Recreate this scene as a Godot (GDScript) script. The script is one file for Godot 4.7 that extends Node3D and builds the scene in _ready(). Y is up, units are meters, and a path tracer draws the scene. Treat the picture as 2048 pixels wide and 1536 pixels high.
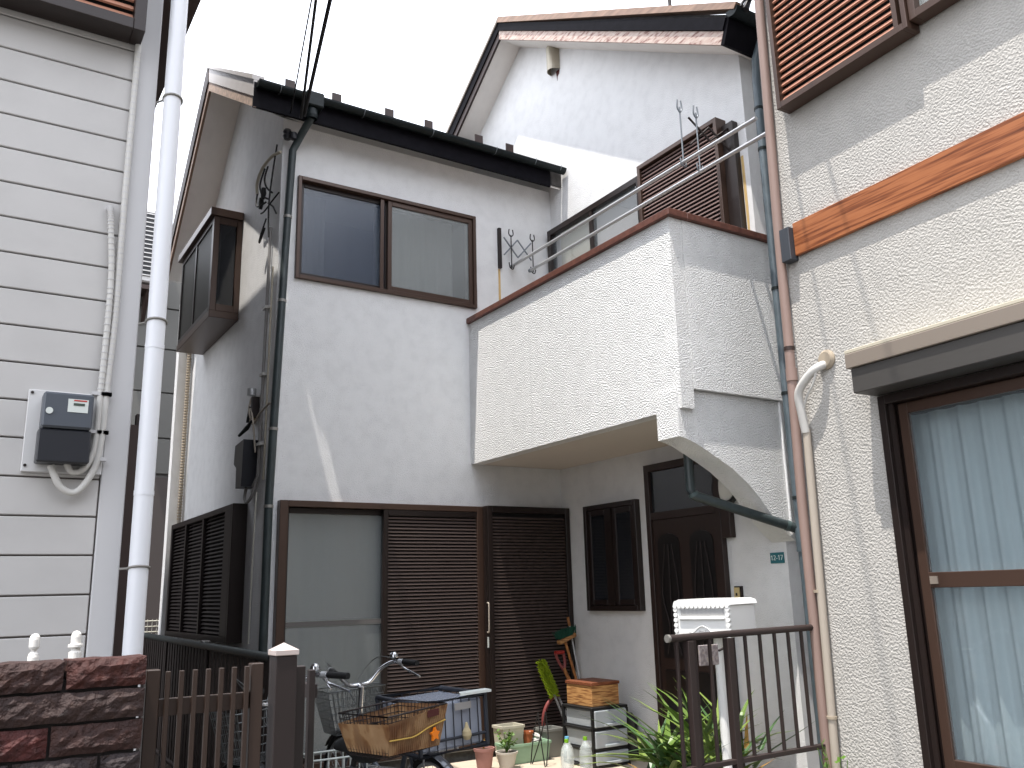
extends Node3D

# ---------------------------------------------------------------- helpers
var M := {}
var taken := {}
var LOC := Transform3D.IDENTITY
var rng := RandomNumberGenerator.new()

func numbered(n: String) -> String:
	if not taken.has(n):
		taken[n] = 0
		return n
	taken[n] += 1
	return "%s_%03d" % [n, taken[n]]

func thing(called: String, label: String, category: String, at := Vector3.ZERO, group := "") -> Node3D:
	var o := Node3D.new()
	o.name = numbered(called)
	add_child(o, true)
	o.position = LOC * at
	tag(o, label, category, group)
	return o

func tag(o: Node, label: String, category: String, group := "") -> void:
	o.set_meta("label", label)
	o.set_meta("category", category)
	if group != "":
		o.set_meta("group", group)

func begin() -> SurfaceTool:
	var s := SurfaceTool.new()
	s.begin(Mesh.PRIMITIVE_TRIANGLES)
	return s

# a part: geometry given in LOC coordinates, committed as one named mesh under its parent
func part(called: String, shape, m: Material, parent: Node = self, at := Transform3D.IDENTITY) -> MeshInstance3D:
	var o := MeshInstance3D.new()
	o.name = called if parent != self else numbered(called)
	o.mesh = shape.commit() if shape is SurfaceTool else shape
	o.material_override = m
	parent.add_child(o, true)
	var pg := Transform3D.IDENTITY
	if parent is Node3D:
		pg = (parent as Node3D).global_transform
	o.transform = pg.affine_inverse() * LOC * at
	return o

func struct_(called: String, shape, m: Material) -> MeshInstance3D:
	var o := part(called, shape, m)
	o.set_meta("kind", "structure")
	return o

func stuff(o: Node) -> void:
	o.set_meta("kind", "stuff")

# convex polygon facing nref
func face(s: SurfaceTool, p: Array, nref: Vector3) -> void:
	var n: Vector3 = Vector3.ZERO
	for i in range(1, p.size() - 1):
		n += (p[i] - p[0]).cross(p[i + 1] - p[0])
	n = n.normalized()
	var flip := n.dot(nref) < 0.0
	if flip:
		n = -n
	for i in range(1, p.size() - 1):
		var tri := [p[0], p[i + 1], p[i]] if not flip else [p[0], p[i], p[i + 1]]
		for v in tri:
			s.set_normal(n)
			s.set_uv(Vector2.ZERO)
			s.add_vertex(v)

func hexa(s: SurfaceTool, c: Array) -> void:   # eight corners: bottom ring 0..3, top ring 4..7
	var mid := Vector3.ZERO
	for v in c:
		mid += v / 8.0
	for f in [[0, 1, 2, 3], [4, 5, 6, 7], [0, 1, 5, 4], [1, 2, 6, 5], [2, 3, 7, 6], [3, 0, 4, 7]]:
		var q := [c[f[0]], c[f[1]], c[f[2]], c[f[3]]]
		face(s, q, (q[0] + q[1] + q[2] + q[3]) / 4.0 - mid)

func box(s: SurfaceTool, x0: float, x1: float, y0: float, y1: float, z0: float, z1: float, c := 0.0, t := Transform3D.IDENTITY) -> void:
	if c <= 0.0:
		var k := []
		for y in [y0, y1]:
			for q in [Vector2(x0, z0), Vector2(x1, z0), Vector2(x1, z1), Vector2(x0, z1)]:
				k.append(t * Vector3(q.x, y, q.y))
		hexa(s, k)
		return
	var lo := Vector3(minf(x0, x1), minf(y0, y1), minf(z0, z1))
	var hi := Vector3(maxf(x0, x1), maxf(y0, y1), maxf(z0, z1))
	c = minf(c, minf(hi.x - lo.x, minf(hi.y - lo.y, hi.z - lo.z)) * 0.45)
	var pt := func(sx: int, sy: int, sz: int, ax: int) -> Vector3:   # corner on the face of axis ax
		var v := Vector3(hi.x if sx > 0 else lo.x, hi.y if sy > 0 else lo.y, hi.z if sz > 0 else lo.z)
		var d := Vector3(sx, sy, sz) * c
		d[ax] = 0.0
		return t * (v - d)
	var B := t.basis
	for a in 3:
		var b := (a + 1) % 3
		var e := (a + 2) % 3
		for sg in [-1, 1]:
			var q := []
			for w in [[-1, -1], [1, -1], [1, 1], [-1, 1]]:
				var sv := Vector3i.ZERO
				sv[a] = sg
				sv[b] = w[0]
				sv[e] = w[1]
				q.append(pt.call(sv.x, sv.y, sv.z, a))
			var n := Vector3.ZERO
			n[a] = sg
			face(s, q, B * n)
		for w in [[-1, -1], [1, -1], [1, 1], [-1, 1]]:
			var q := []
			for sg in [-1, 1]:
				var sv := Vector3i.ZERO
				sv[a] = sg
				sv[b] = w[0]
				sv[e] = w[1]
				q.append(pt.call(sv.x, sv.y, sv.z, b))
				q.append(pt.call(sv.x, sv.y, sv.z, e))
			var n := Vector3.ZERO
			n[b] = w[0]
			n[e] = w[1]
			face(s, [q[0], q[1], q[3], q[2]], B * n)
	for sx in [-1, 1]:
		for sy in [-1, 1]:
			for sz in [-1, 1]:
				face(s, [pt.call(sx, sy, sz, 0), pt.call(sx, sy, sz, 1), pt.call(sx, sy, sz, 2)], B * Vector3(sx, sy, sz))

func boxm(x0: float, x1: float, y0: float, y1: float, z0: float, z1: float, c := 0.0, t := Transform3D.IDENTITY) -> SurfaceTool:
	var s := begin()
	box(s, x0, x1, y0, y1, z0, z1, c, t)
	return s

# extrude a polygon: axis 0: points are (z, y) between x = a..b; 1: (x, z) between y; 2: (x, y) between z
func lay(axis: int, p: Vector2, d: float) -> Vector3:
	if axis == 0:
		return Vector3(d, p.y, p.x)
	if axis == 1:
		return Vector3(p.x, d, p.y)
	return Vector3(p.x, p.y, d)

func prism(s: SurfaceTool, axis: int, poly: PackedVector2Array, a: float, b: float, t := Transform3D.IDENTITY) -> void:
	var idx := Geometry2D.triangulate_polygon(poly)
	var n := Vector3.ZERO
	n[axis] = signf(b - a)
	for k in range(0, idx.size(), 3):
		face(s, [t * lay(axis, poly[idx[k]], b), t * lay(axis, poly[idx[k + 1]], b), t * lay(axis, poly[idx[k + 2]], b)], t.basis * n)
		face(s, [t * lay(axis, poly[idx[k]], a), t * lay(axis, poly[idx[k + 1]], a), t * lay(axis, poly[idx[k + 2]], a)], t.basis * -n)
	var cw := Geometry2D.is_polygon_clockwise(poly)
	for i in poly.size():
		var p := poly[i]
		var q := poly[(i + 1) % poly.size()]
		var e := q - p
		var o := Vector2(e.y, -e.x) * (-1.0 if cw else 1.0)
		var on := lay(axis, o, 0.0)
		face(s, [t * lay(axis, p, a), t * lay(axis, q, a), t * lay(axis, q, b), t * lay(axis, p, b)], t.basis * on)

# a wall slab with rectangular holes; axis 0: u = z, axis 2: u = x
func wall(s: SurfaceTool, axis: int, d0: float, d1: float, u0: float, u1: float, v0: float, v1: float, holes: Array) -> void:
	var us := [u0, u1]
	var vs := [v0, v1]
	for h in holes:
		us.append_array([h[0], h[1]])
		vs.append_array([h[2], h[3]])
	us.sort()
	vs.sort()
	for i in us.size() - 1:
		for j in vs.size() - 1:
			if us[i + 1] - us[i] < 1e-5 or vs[j + 1] - vs[j] < 1e-5:
				continue
			var cu: float = (us[i] + us[i + 1]) / 2.0
			var cv: float = (vs[j] + vs[j + 1]) / 2.0
			var open := false
			for h in holes:
				if cu > h[0] and cu < h[1] and cv > h[2] and cv < h[3]:
					open = true
			if open:
				continue
			for d in [d0, d1]:
				var n := Vector3.ZERO
				n[axis] = 1.0 if d == maxf(d0, d1) else -1.0
				face(s, [lay(axis, Vector2(us[i], vs[j]), d), lay(axis, Vector2(us[i + 1], vs[j]), d), lay(axis, Vector2(us[i + 1], vs[j + 1]), d), lay(axis, Vector2(us[i], vs[j + 1]), d)], n)
	var rim := func(a: Vector2, b: Vector2, n2: Vector2) -> void:
		face(s, [lay(axis, a, d0), lay(axis, b, d0), lay(axis, b, d1), lay(axis, a, d1)], lay(axis, n2, 0.0))
	var edges := [[u0, u1, v0, v1, 1.0]]
	for h in holes:
		edges.append([h[0], h[1], h[2], h[3], -1.0])
	for e in edges:
		rim.call(Vector2(e[0], e[2]), Vector2(e[1], e[2]), Vector2(0, -e[4]))
		rim.call(Vector2(e[0], e[3]), Vector2(e[1], e[3]), Vector2(0, e[4]))
		rim.call(Vector2(e[0], e[2]), Vector2(e[0], e[3]), Vector2(-e[4], 0))
		rim.call(Vector2(e[1], e[2]), Vector2(e[1], e[3]), Vector2(e[4], 0))

func smooth_quad(s: SurfaceTool, v: Array, n: Array) -> void:
	var g: Vector3 = (v[1] - v[0]).cross(v[2] - v[0]) + (v[2] - v[0]).cross(v[3] - v[0])
	var order := [0, 2, 1, 0, 3, 2] if g.dot(n[0] + n[1] + n[2] + n[3]) > 0.0 else [0, 1, 2, 0, 2, 3]
	for k in order:
		s.set_normal(n[k])
		s.set_uv(Vector2.ZERO)
		s.add_vertex(v[k])

func tube(s: SurfaceTool, pts: Array, r, sides := 8, closed := false) -> void:
	var n := pts.size()
	var rings := []
	var norms := []
	var up := Vector3.ZERO
	for i in n:
		var a: Vector3 = pts[(i - 1 + n) % n] if (closed or i > 0) else pts[i]
		var b: Vector3 = pts[(i + 1) % n] if (closed or i < n - 1) else pts[i]
		var d: Vector3 = (b - a).normalized()
		if up == Vector3.ZERO:
			up = d.cross(Vector3.UP if absf(d.y) < 0.9 else Vector3.RIGHT).normalized()
		up = (up - d * up.dot(d)).normalized()
		var w := d.cross(up)
		var rr: float = r[i] if r is Array else r
		var ring := []
		var nn := []
		for k in sides:
			var an := TAU * k / sides
			var o := up * cos(an) + w * sin(an)
			nn.append(o)
			ring.append(pts[i] + o * rr)
		rings.append(ring)
		norms.append(nn)
	for i in (n if closed else n - 1):
		var j := (i + 1) % n
		for k in sides:
			var l := (k + 1) % sides
			smooth_quad(s, [rings[i][k], rings[i][l], rings[j][l], rings[j][k]], [norms[i][k], norms[i][l], norms[j][l], norms[j][k]])
	if not closed:
		face(s, rings[0], pts[0] - pts[1])
		face(s, rings[n - 1], pts[n - 1] - pts[n - 2])

func tubem(pts: Array, r, sides := 8, closed := false) -> SurfaceTool:
	var s := begin()
	tube(s, pts, r, sides, closed)
	return s

func curve(pts: Array, per := 6) -> Array:   # Catmull-Rom through the points
	var out := []
	for i in pts.size() - 1:
		var p0: Vector3 = pts[maxi(i - 1, 0)]
		var p3: Vector3 = pts[mini(i + 2, pts.size() - 1)]
		for k in per:
			out.append((pts[i] as Vector3).cubic_interpolate(pts[i + 1], p0, p3, float(k) / per))
	out.append(pts[-1])
	return out

func lathe(s: SurfaceTool, prof: Array, at: Vector3, sides := 16, t := Basis.IDENTITY) -> void:   # prof: Vector2(radius, height)
	for i in prof.size() - 1:
		var e: Vector2 = prof[i + 1] - prof[i]
		if e.length() < 1e-6:
			continue
		var nn := Vector2(e.y, -e.x).normalized()
		for k in sides:
			var a := TAU * k / sides
			var b := TAU * (k + 1) / sides
			var pa := Vector3(cos(a), 0, sin(a))
			var pb := Vector3(cos(b), 0, sin(b))
			var v := [at + t * (pa * prof[i].x + Vector3(0, prof[i].y, 0)), at + t * (pb * prof[i].x + Vector3(0, prof[i].y, 0)), at + t * (pb * prof[i + 1].x + Vector3(0, prof[i + 1].y, 0)), at + t * (pa * prof[i + 1].x + Vector3(0, prof[i + 1].y, 0))]
			var na := t * (pa * nn.x + Vector3(0, nn.y, 0))
			var nb := t * (pb * nn.x + Vector3(0, nn.y, 0))
			if prof[i].x < 1e-5:
				face(s, [v[0], v[2], v[3]], na)
			elif prof[i + 1].x < 1e-5:
				face(s, [v[0], v[1], v[2]], na)
			else:
				smooth_quad(s, v, [na, nb, nb, na])

# a slanted louvre blade along u, centred on the origin
func blade(axis: int, length: float, depth: float, thick: float, tilt: float) -> ArrayMesh:
	var s := begin()
	if axis == 0:
		box(s, -length / 2, length / 2, -thick / 2, thick / 2, -depth / 2, depth / 2, 0.0, Transform3D(Basis(Vector3.RIGHT, tilt), Vector3.ZERO))
	else:
		box(s, -depth / 2, depth / 2, -thick / 2, thick / 2, -length / 2, length / 2, 0.0, Transform3D(Basis(Vector3.BACK, tilt), Vector3.ZERO))
	return s.commit()

func louvres(parent: Node, m: Material, axis: int, length: float, c: Vector3, y0: float, y1: float, pitch: float, depth: float, thick: float, tilt: float, called := "slat") -> void:
	var me := blade(axis, length, depth, thick, tilt)
	var n := int((y1 - y0) / pitch)
	for i in n:
		part(called, me, m, parent, Transform3D(Basis.IDENTITY, Vector3(c.x, y0 + pitch * (i + 0.5), c.z)))

# ---------------------------------------------------------------- materials
func noise_tex(size: int, freq: float, octaves: int, seed_: int, kind := FastNoiseLite.TYPE_SIMPLEX_SMOOTH, ramp: Array = [], normal := false, bump := 4.0) -> NoiseTexture2D:
	var f := FastNoiseLite.new()
	f.noise_type = kind
	f.frequency = freq
	f.seed = seed_
	f.fractal_octaves = octaves
	f.fractal_type = FastNoiseLite.FRACTAL_FBM if octaves > 1 else FastNoiseLite.FRACTAL_NONE
	if kind == FastNoiseLite.TYPE_CELLULAR:
		f.cellular_return_type = FastNoiseLite.RETURN_DISTANCE
	var t := NoiseTexture2D.new()
	t.width = size
	t.height = size
	t.seamless = true
	t.noise = f
	t.as_normal_map = normal
	t.bump_strength = bump
	if ramp.size() > 0:
		var g := Gradient.new()
		g.offsets = PackedFloat32Array(ramp.map(func(r): return r[0]))
		g.colors = PackedColorArray(ramp.map(func(r): return r[1]))
		t.color_ramp = g
	return t

func grey(v: float) -> Color:
	return Color(v, v, v)

func mat(key: String, col: Color, rough := 0.7, metal := 0.0) -> StandardMaterial3D:
	var m := StandardMaterial3D.new()
	m.resource_name = key
	m.albedo_color = col
	m.roughness = rough
	m.metallic = metal
	M[key] = m
	return m

func skin(m: StandardMaterial3D, tex: Texture2D, scale: Vector3) -> StandardMaterial3D:   # base colour pattern laid on in world space
	m.albedo_texture = tex
	m.uv1_triplanar = true
	m.uv1_world_triplanar = true
	m.uv1_scale = scale
	return m

func relief(m: StandardMaterial3D, tex: Texture2D, cm: float) -> void:
	m.heightmap_enabled = true
	m.heightmap_texture = tex
	m.heightmap_scale = cm

func make_materials() -> void:
	var stucco_hi := noise_tex(1024, 0.055, 4, 11)
	var stucco_fine := noise_tex(1024, 0.09, 3, 23)
	var stucco_lump := noise_tex(1024, 0.05, 5, 31)
	var grime := noise_tex(512, 0.012, 5, 5, FastNoiseLite.TYPE_SIMPLEX_SMOOTH, [[0.0, grey(0.955)], [0.5, grey(0.985)], [1.0, grey(1.0)]])
	var streak := noise_tex(512, 0.02, 5, 7, FastNoiseLite.TYPE_SIMPLEX_SMOOTH, [[0.0, Color(0.80, 0.79, 0.77)], [0.4, Color(0.96, 0.955, 0.95)], [1.0, grey(1.0)]])
	var coarse := noise_tex(512, 0.02, 5, 9, FastNoiseLite.TYPE_SIMPLEX_SMOOTH, [[0.0, grey(0.72)], [1.0, grey(1.0)]])
	var rust := noise_tex(512, 0.02, 5, 3, FastNoiseLite.TYPE_SIMPLEX_SMOOTH, [[0.0, Color(0.30, 0.19, 0.12)], [0.40, Color(0.44, 0.30, 0.19)], [0.50, Color(0.55, 0.42, 0.29)], [0.58, Color(0.68, 0.58, 0.45)], [1.0, Color(0.76, 0.68, 0.57)]])
	var grain := noise_tex(512, 0.02, 5, 13, FastNoiseLite.TYPE_SIMPLEX_SMOOTH, [[0.0, Color(0.45, 0.35, 0.30)], [0.35, Color(0.80, 0.74, 0.70)], [0.6, grey(1.0)], [1.0, Color(0.92, 0.88, 0.84)]])
	var peel := noise_tex(512, 0.02, 6, 17, FastNoiseLite.TYPE_SIMPLEX_SMOOTH, [[0.0, Color(0.44, 0.33, 0.31)], [0.25, Color(0.55, 0.43, 0.40)], [0.38, Color(0.70, 0.61, 0.57)], [0.7, Color(0.75, 0.69, 0.65)], [1.0, Color(0.79, 0.75, 0.72)]])
	var rock := noise_tex(512, 0.012, 6, 19)
	var rockcol := noise_tex(512, 0.01, 6, 29, FastNoiseLite.TYPE_SIMPLEX_SMOOTH, [[0.0, Color(0.68, 0.64, 0.66)], [0.45, Color(0.88, 0.84, 0.84)], [0.65, grey(1.0)], [1.0, Color(1.0, 0.88, 0.66)]])
	var asphalt := noise_tex(512, 0.2, 3, 37, FastNoiseLite.TYPE_SIMPLEX_SMOOTH, [[0.0, grey(0.75)], [1.0, grey(1.0)]])
	var mottle := noise_tex(512, 0.05, 3, 41)

	# the white house
	var w := skin(mat("stucco_rough", Color(0.90, 0.90, 0.895), 0.8), grime, Vector3(1.1, 1.1, 1.1))
	relief(w, stucco_hi, 1.15)
	w = skin(mat("stucco_wall", Color(0.885, 0.885, 0.885), 0.85), grime, Vector3(0.9, 0.9, 0.9))
	relief(w, stucco_fine, 0.35)
	w = skin(mat("stucco_grey", Color(0.80, 0.80, 0.80), 0.9), grime, Vector3(1.0, 1.0, 1.0))
	relief(w, stucco_hi, 0.9)
	w = skin(mat("stucco_cream", Color(0.70, 0.688, 0.668), 0.85), grime, Vector3(1.0, 1.0, 1.0))
	relief(w, stucco_lump, 0.65)
	skin(mat("soffit", Color(0.95, 0.93, 0.905), 0.8), grime, Vector3(0.8, 0.8, 0.8))
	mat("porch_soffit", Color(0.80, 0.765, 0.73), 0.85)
	skin(mat("foundation", Color(0.50, 0.50, 0.49), 0.9), coarse, Vector3(1.5, 1.5, 1.5))
	skin(mat("dark_board", Color(0.095, 0.09, 0.11), 0.6), coarse, Vector3(1.0, 1.0, 1.0))
	skin(mat("gutter", Color(0.125, 0.15, 0.155), 0.4), coarse, Vector3(1.5, 1.5, 1.5))
	skin(mat("peeling_board", Color.WHITE, 0.85), peel, Vector3(1.0, 3.0, 0.7))
	skin(mat("pale_flashing", Color(0.76, 0.74, 0.73), 0.6), grime, Vector3(0.8, 0.8, 0.8))
	skin(mat("rake_lower", Color(0.80, 0.70, 0.63), 0.8), coarse, Vector3(1.4, 1.4, 1.4))
	skin(mat("rake_brown", Color(0.20, 0.12, 0.10), 0.6), coarse, Vector3(1.2, 1.2, 1.2))
	skin(mat("copper_flashing", Color(0.62, 0.50, 0.42), 0.55), coarse, Vector3(0.3, 2.0, 0.3))
	skin(mat("roof_slate", Color(0.27, 0.26, 0.26), 0.9), coarse, Vector3(1.2, 1.2, 1.2))
	M.dark_board.metallic_specular = 0.15
	M.gutter.metallic_specular = 0.3
	mat("bronze", Color(0.285, 0.215, 0.18), 0.38, 0.25)
	mat("bronze_dark", Color(0.15, 0.115, 0.105), 0.4, 0.2)
	mat("slat_brown", Color(0.315, 0.265, 0.25), 0.45)
	mat("slat_dark", Color(0.21, 0.175, 0.165), 0.5, 0.1)
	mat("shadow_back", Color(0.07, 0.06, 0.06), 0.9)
	skin(mat("coping", Color(0.44, 0.27, 0.22), 0.5), coarse, Vector3(1.5, 1.5, 1.5))
	mat("door_brown", Color(0.17, 0.12, 0.105), 0.45)
	mat("door_panel", Color(0.095, 0.085, 0.085), 0.3)
	mat("lamp_globe", Color(0.85, 0.85, 0.83), 0.35)
	skin(mat("drain_green", Color(0.31, 0.375, 0.375), 0.45), coarse, Vector3(1.5, 0.6, 1.5))
	skin(mat("drain_blue", Color(0.36, 0.41, 0.44), 0.45), coarse, Vector3(1.5, 0.6, 1.5))
	skin(mat("drain_dark", Color(0.22, 0.26, 0.265), 0.45), coarse, Vector3(1.5, 0.6, 1.5))
	mat("band_metal", Color(0.55, 0.54, 0.52), 0.5, 0.4)
	mat("cream_tube", Color(0.72, 0.69, 0.62), 0.6)
	mat("grey_tube", Color(0.55, 0.54, 0.53), 0.6)
	mat("black_plastic", Color(0.10, 0.10, 0.115), 0.45)
	mat("black_rubber", Color(0.06, 0.06, 0.065), 0.7)
	mat("steel", Color(0.74, 0.745, 0.75), 0.35, 0.45)
	mat("chrome", Color(0.85, 0.86, 0.88), 0.15, 1.0)
	mat("wire_grey", Color(0.42, 0.43, 0.43), 0.4, 0.6)
	mat("bracket_grey", Color(0.50, 0.52, 0.54), 0.45, 0.4)
	mat("old_iron", Color(0.17, 0.14, 0.135), 0.6, 0.3)
	mat("rust_stain", Color(0.78, 0.66, 0.45), 0.9)
	mat("hood_metal", Color(0.66, 0.63, 0.57), 0.4, 0.4)
	# windows
	var g := mat("glass", Color(0.50, 0.54, 0.56, 0.14), 0.03)
	g.transparency = BaseMaterial3D.TRANSPARENCY_ALPHA
	g = mat("pebbled_glass", Color(0.32, 0.36, 0.42, 0.62), 0.12)
	g.transparency = BaseMaterial3D.TRANSPARENCY_ALPHA
	g.uv1_triplanar = true
	g.uv1_world_triplanar = true
	g.uv1_scale = Vector3(2, 2, 2)
	relief(g, mottle, 0.12)
	g = mat("screen_glass", Color(0.60, 0.62, 0.62, 0.45), 0.18)
	g.transparency = BaseMaterial3D.TRANSPARENCY_ALPHA
	g = mat("bay_glass", Color(0.23, 0.225, 0.21, 0.78), 0.45)
	g.transparency = BaseMaterial3D.TRANSPARENCY_ALPHA
	g.metallic_specular = 0.2
	g = mat("dark_glass", Color(0.16, 0.17, 0.19, 0.55), 0.06)
	g.transparency = BaseMaterial3D.TRANSPARENCY_ALPHA
	mat("room", Color(0.42, 0.41, 0.40), 0.9)
	mat("curtain_beige", Color(0.80, 0.79, 0.74), 0.9)
	mat("curtain_grey", Color(0.86, 0.87, 0.85), 0.9)
	g = mat("curtain_blue", Color(0.71, 0.78, 0.80), 0.85)
	g.backlight_enabled = true
	g.backlight = Color(0.3, 0.3, 0.3)
	# neighbours
	skin(mat("siding", Color(0.735, 0.725, 0.715), 0.6), grime, Vector3(0.35, 0.5, 0.35))
	mat("side_dark", Color(0.30, 0.28, 0.27), 0.9)
	mat("groove", Color(0.50, 0.47, 0.45), 0.9)
	mat("siding_trim", Color(0.75, 0.745, 0.745), 0.55)
	mat("white_pipe", Color(0.86, 0.865, 0.88), 0.35)
	mat("conduit_white", Color(0.76, 0.75, 0.73), 0.55)
	mat("board_white", Color(0.80, 0.795, 0.79), 0.5)
	mat("meter_grey", Color(0.30, 0.32, 0.35), 0.4)
	mat("meter_dark", Color(0.15, 0.155, 0.175), 0.35)
	mat("label_white", Color(0.80, 0.82, 0.80), 0.5)
	mat("lcd", Color(0.30, 0.34, 0.31), 0.2)
	mat("red_mark", Color(0.70, 0.12, 0.10), 0.5)
	mat("eave_brown", Color(0.24, 0.18, 0.165), 0.6)
	mat("panel_beige", Color(0.43, 0.425, 0.41), 0.8)
	mat("panel_seam", Color(0.42, 0.41, 0.40), 0.9)
	mat("panel_base", Color(0.33, 0.30, 0.29), 0.9)
	mat("ac_white", Color(0.82, 0.81, 0.80), 0.5)
	mat("orange_slat", Color(0.66, 0.47, 0.385), 0.5)
	mat("rose_slat", Color(0.44, 0.355, 0.335), 0.5)
	skin(mat("wood_band", Color(0.64, 0.40, 0.25), 0.4), grain, Vector3(1.6, 4.0, 0.16))
	mat("slate_cap", Color(0.22, 0.235, 0.26), 0.5)
	skin(mat("pipe_brown", Color(0.555, 0.465, 0.43), 0.6), grime, Vector3(1.0, 0.4, 1.0))
	mat("tape_cream", Color(0.66, 0.62, 0.57), 0.7)
	mat("putty", Color(0.62, 0.57, 0.50), 0.9)
	mat("hood_light", Color(0.50, 0.46, 0.42), 0.5)
	mat("hood_dark", Color(0.26, 0.25, 0.24), 0.5)
	mat("iron_brown", Color(0.17, 0.125, 0.115), 0.6)
	mat("gate_brown", Color(0.19, 0.135, 0.105), 0.5)
	mat("post_brown", Color(0.14, 0.105, 0.10), 0.5)
	mat("cap_pink", Color(0.70, 0.65, 0.63), 0.5)
	# bricks
	var tones := [Color(0.26, 0.11, 0.08), Color(0.31, 0.11, 0.085), Color(0.21, 0.14, 0.125), Color(0.22, 0.125, 0.105), Color(0.28, 0.095, 0.08), Color(0.18, 0.14, 0.145)]
	for i in tones.size():
		var b := skin(mat("brick_%d" % i, tones[i], 0.75), rockcol, Vector3(5, 5, 5))
		relief(b, rock, 1.0)
	mat("mortar", Color(0.14, 0.12, 0.115), 0.95)
	mat("finial", Color(0.90, 0.885, 0.86), 0.45)
	# small things
	mat("mailbox_white", Color(0.90, 0.90, 0.89), 0.3)
	mat("slot_grey", Color(0.62, 0.62, 0.62), 0.4)
	var pl := skin(mat("marble_plate", Color(0.60, 0.58, 0.58), 0.3), rockcol, Vector3(6, 6, 6))
	pl.roughness = 0.3
	mat("sign_teal", Color(0.19, 0.42, 0.45), 0.4)
	mat("sign_white", Color(0.9, 0.92, 0.9), 0.5)
	mat("cream_plastic", Color(0.80, 0.72, 0.52), 0.5)
	skin(mat("rusty_cover", Color(0.92, 0.86, 0.80), 0.5), rust, Vector3(0.8, 0.5, 0.8))
	mat("star_orange", Color(0.93, 0.50, 0.06), 0.5)
	mat("string_yellow", Color(0.75, 0.62, 0.30), 0.7)
	mat("dark_red", Color(0.28, 0.07, 0.05), 0.7)
	mat("navy_plastic", Color(0.15, 0.165, 0.20), 0.5)
	var cl := mat("clear_vinyl", Color(0.66, 0.69, 0.75, 0.6), 0.25)
	cl.transparency = BaseMaterial3D.TRANSPARENCY_ALPHA
	mat("reflector_red", Color(0.55, 0.02, 0.03), 0.25)
	mat("straw", Color(0.72, 0.66, 0.52), 0.85)
	mat("pot_pink", Color(0.60, 0.43, 0.40), 0.7)
	mat("pot_white", Color(0.72, 0.70, 0.66), 0.7)
	mat("planter_beige", Color(0.74, 0.72, 0.65), 0.6)
	mat("planter_green", Color(0.56, 0.68, 0.57), 0.5)
	mat("terracotta", Color(0.66, 0.36, 0.20), 0.8)
	mat("bucket_grey", Color(0.50, 0.50, 0.48), 0.6)
	mat("soil", Color(0.22, 0.17, 0.13), 0.95)
	mat("duster_green", Color(0.58, 0.66, 0.10), 0.9)
	mat("shovel_red", Color(0.62, 0.16, 0.13), 0.45)
	mat("shovel_pink", Color(0.50, 0.24, 0.23), 0.55)
	skin(mat("tool_wood", Color(0.68, 0.45, 0.24), 0.6), grain, Vector3(6, 1, 6))
	mat("broom_green", Color(0.05, 0.29, 0.22), 0.8)
	skin(mat("box_wood", Color(0.75, 0.57, 0.36), 0.6), grain, Vector3(0.5, 6, 0.5))
	skin(mat("box_lid", Color(0.52, 0.31, 0.20), 0.55), grain, Vector3(0.5, 6, 6))
	mat("drawer_black", Color(0.085, 0.085, 0.09), 0.5)
	var dr := mat("drawer_clear", Color(0.70, 0.73, 0.75, 0.72), 0.3)
	dr.transparency = BaseMaterial3D.TRANSPARENCY_ALPHA
	mat("drawer_lump", Color(0.72, 0.72, 0.73), 0.9)
	mat("drawer_red", Color(0.66, 0.28, 0.18), 0.9)
	var bt := mat("bottle_clear", Color(0.86, 0.90, 0.90, 0.28), 0.05)
	bt.transparency = BaseMaterial3D.TRANSPARENCY_ALPHA
	mat("cap_green", Color(0.45, 0.66, 0.12), 0.4)
	mat("cap_blue", Color(0.42, 0.68, 0.82), 0.4)
	for i in 3:
		var a := mat("aloe_%d" % i, [Color(0.36, 0.46, 0.20), Color(0.45, 0.53, 0.25), Color(0.25, 0.37, 0.21)][i], 0.4)
		a.backlight_enabled = true
		a.backlight = Color(0.25, 0.3, 0.1)
	mat("aloe_dry", Color(0.66, 0.50, 0.22), 0.7)
	var lf := mat("herb_leaf", Color(0.30, 0.43, 0.14), 0.5)
	lf.backlight_enabled = true
	lf.backlight = Color(0.3, 0.35, 0.1)
	# ground
	skin(mat("asphalt", Color(0.44, 0.435, 0.425), 0.95), asphalt, Vector3(1.2, 1.2, 1.2))
	skin(mat("concrete", Color(0.45, 0.43, 0.41), 0.9), coarse, Vector3(0.7, 0.7, 0.7))
	skin(mat("porch_tile", Color(0.74, 0.69, 0.62), 0.7), grime, Vector3(1.5, 1.5, 1.5))
	mat("cable_black", Color(0.09, 0.085, 0.09), 0.6)

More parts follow.
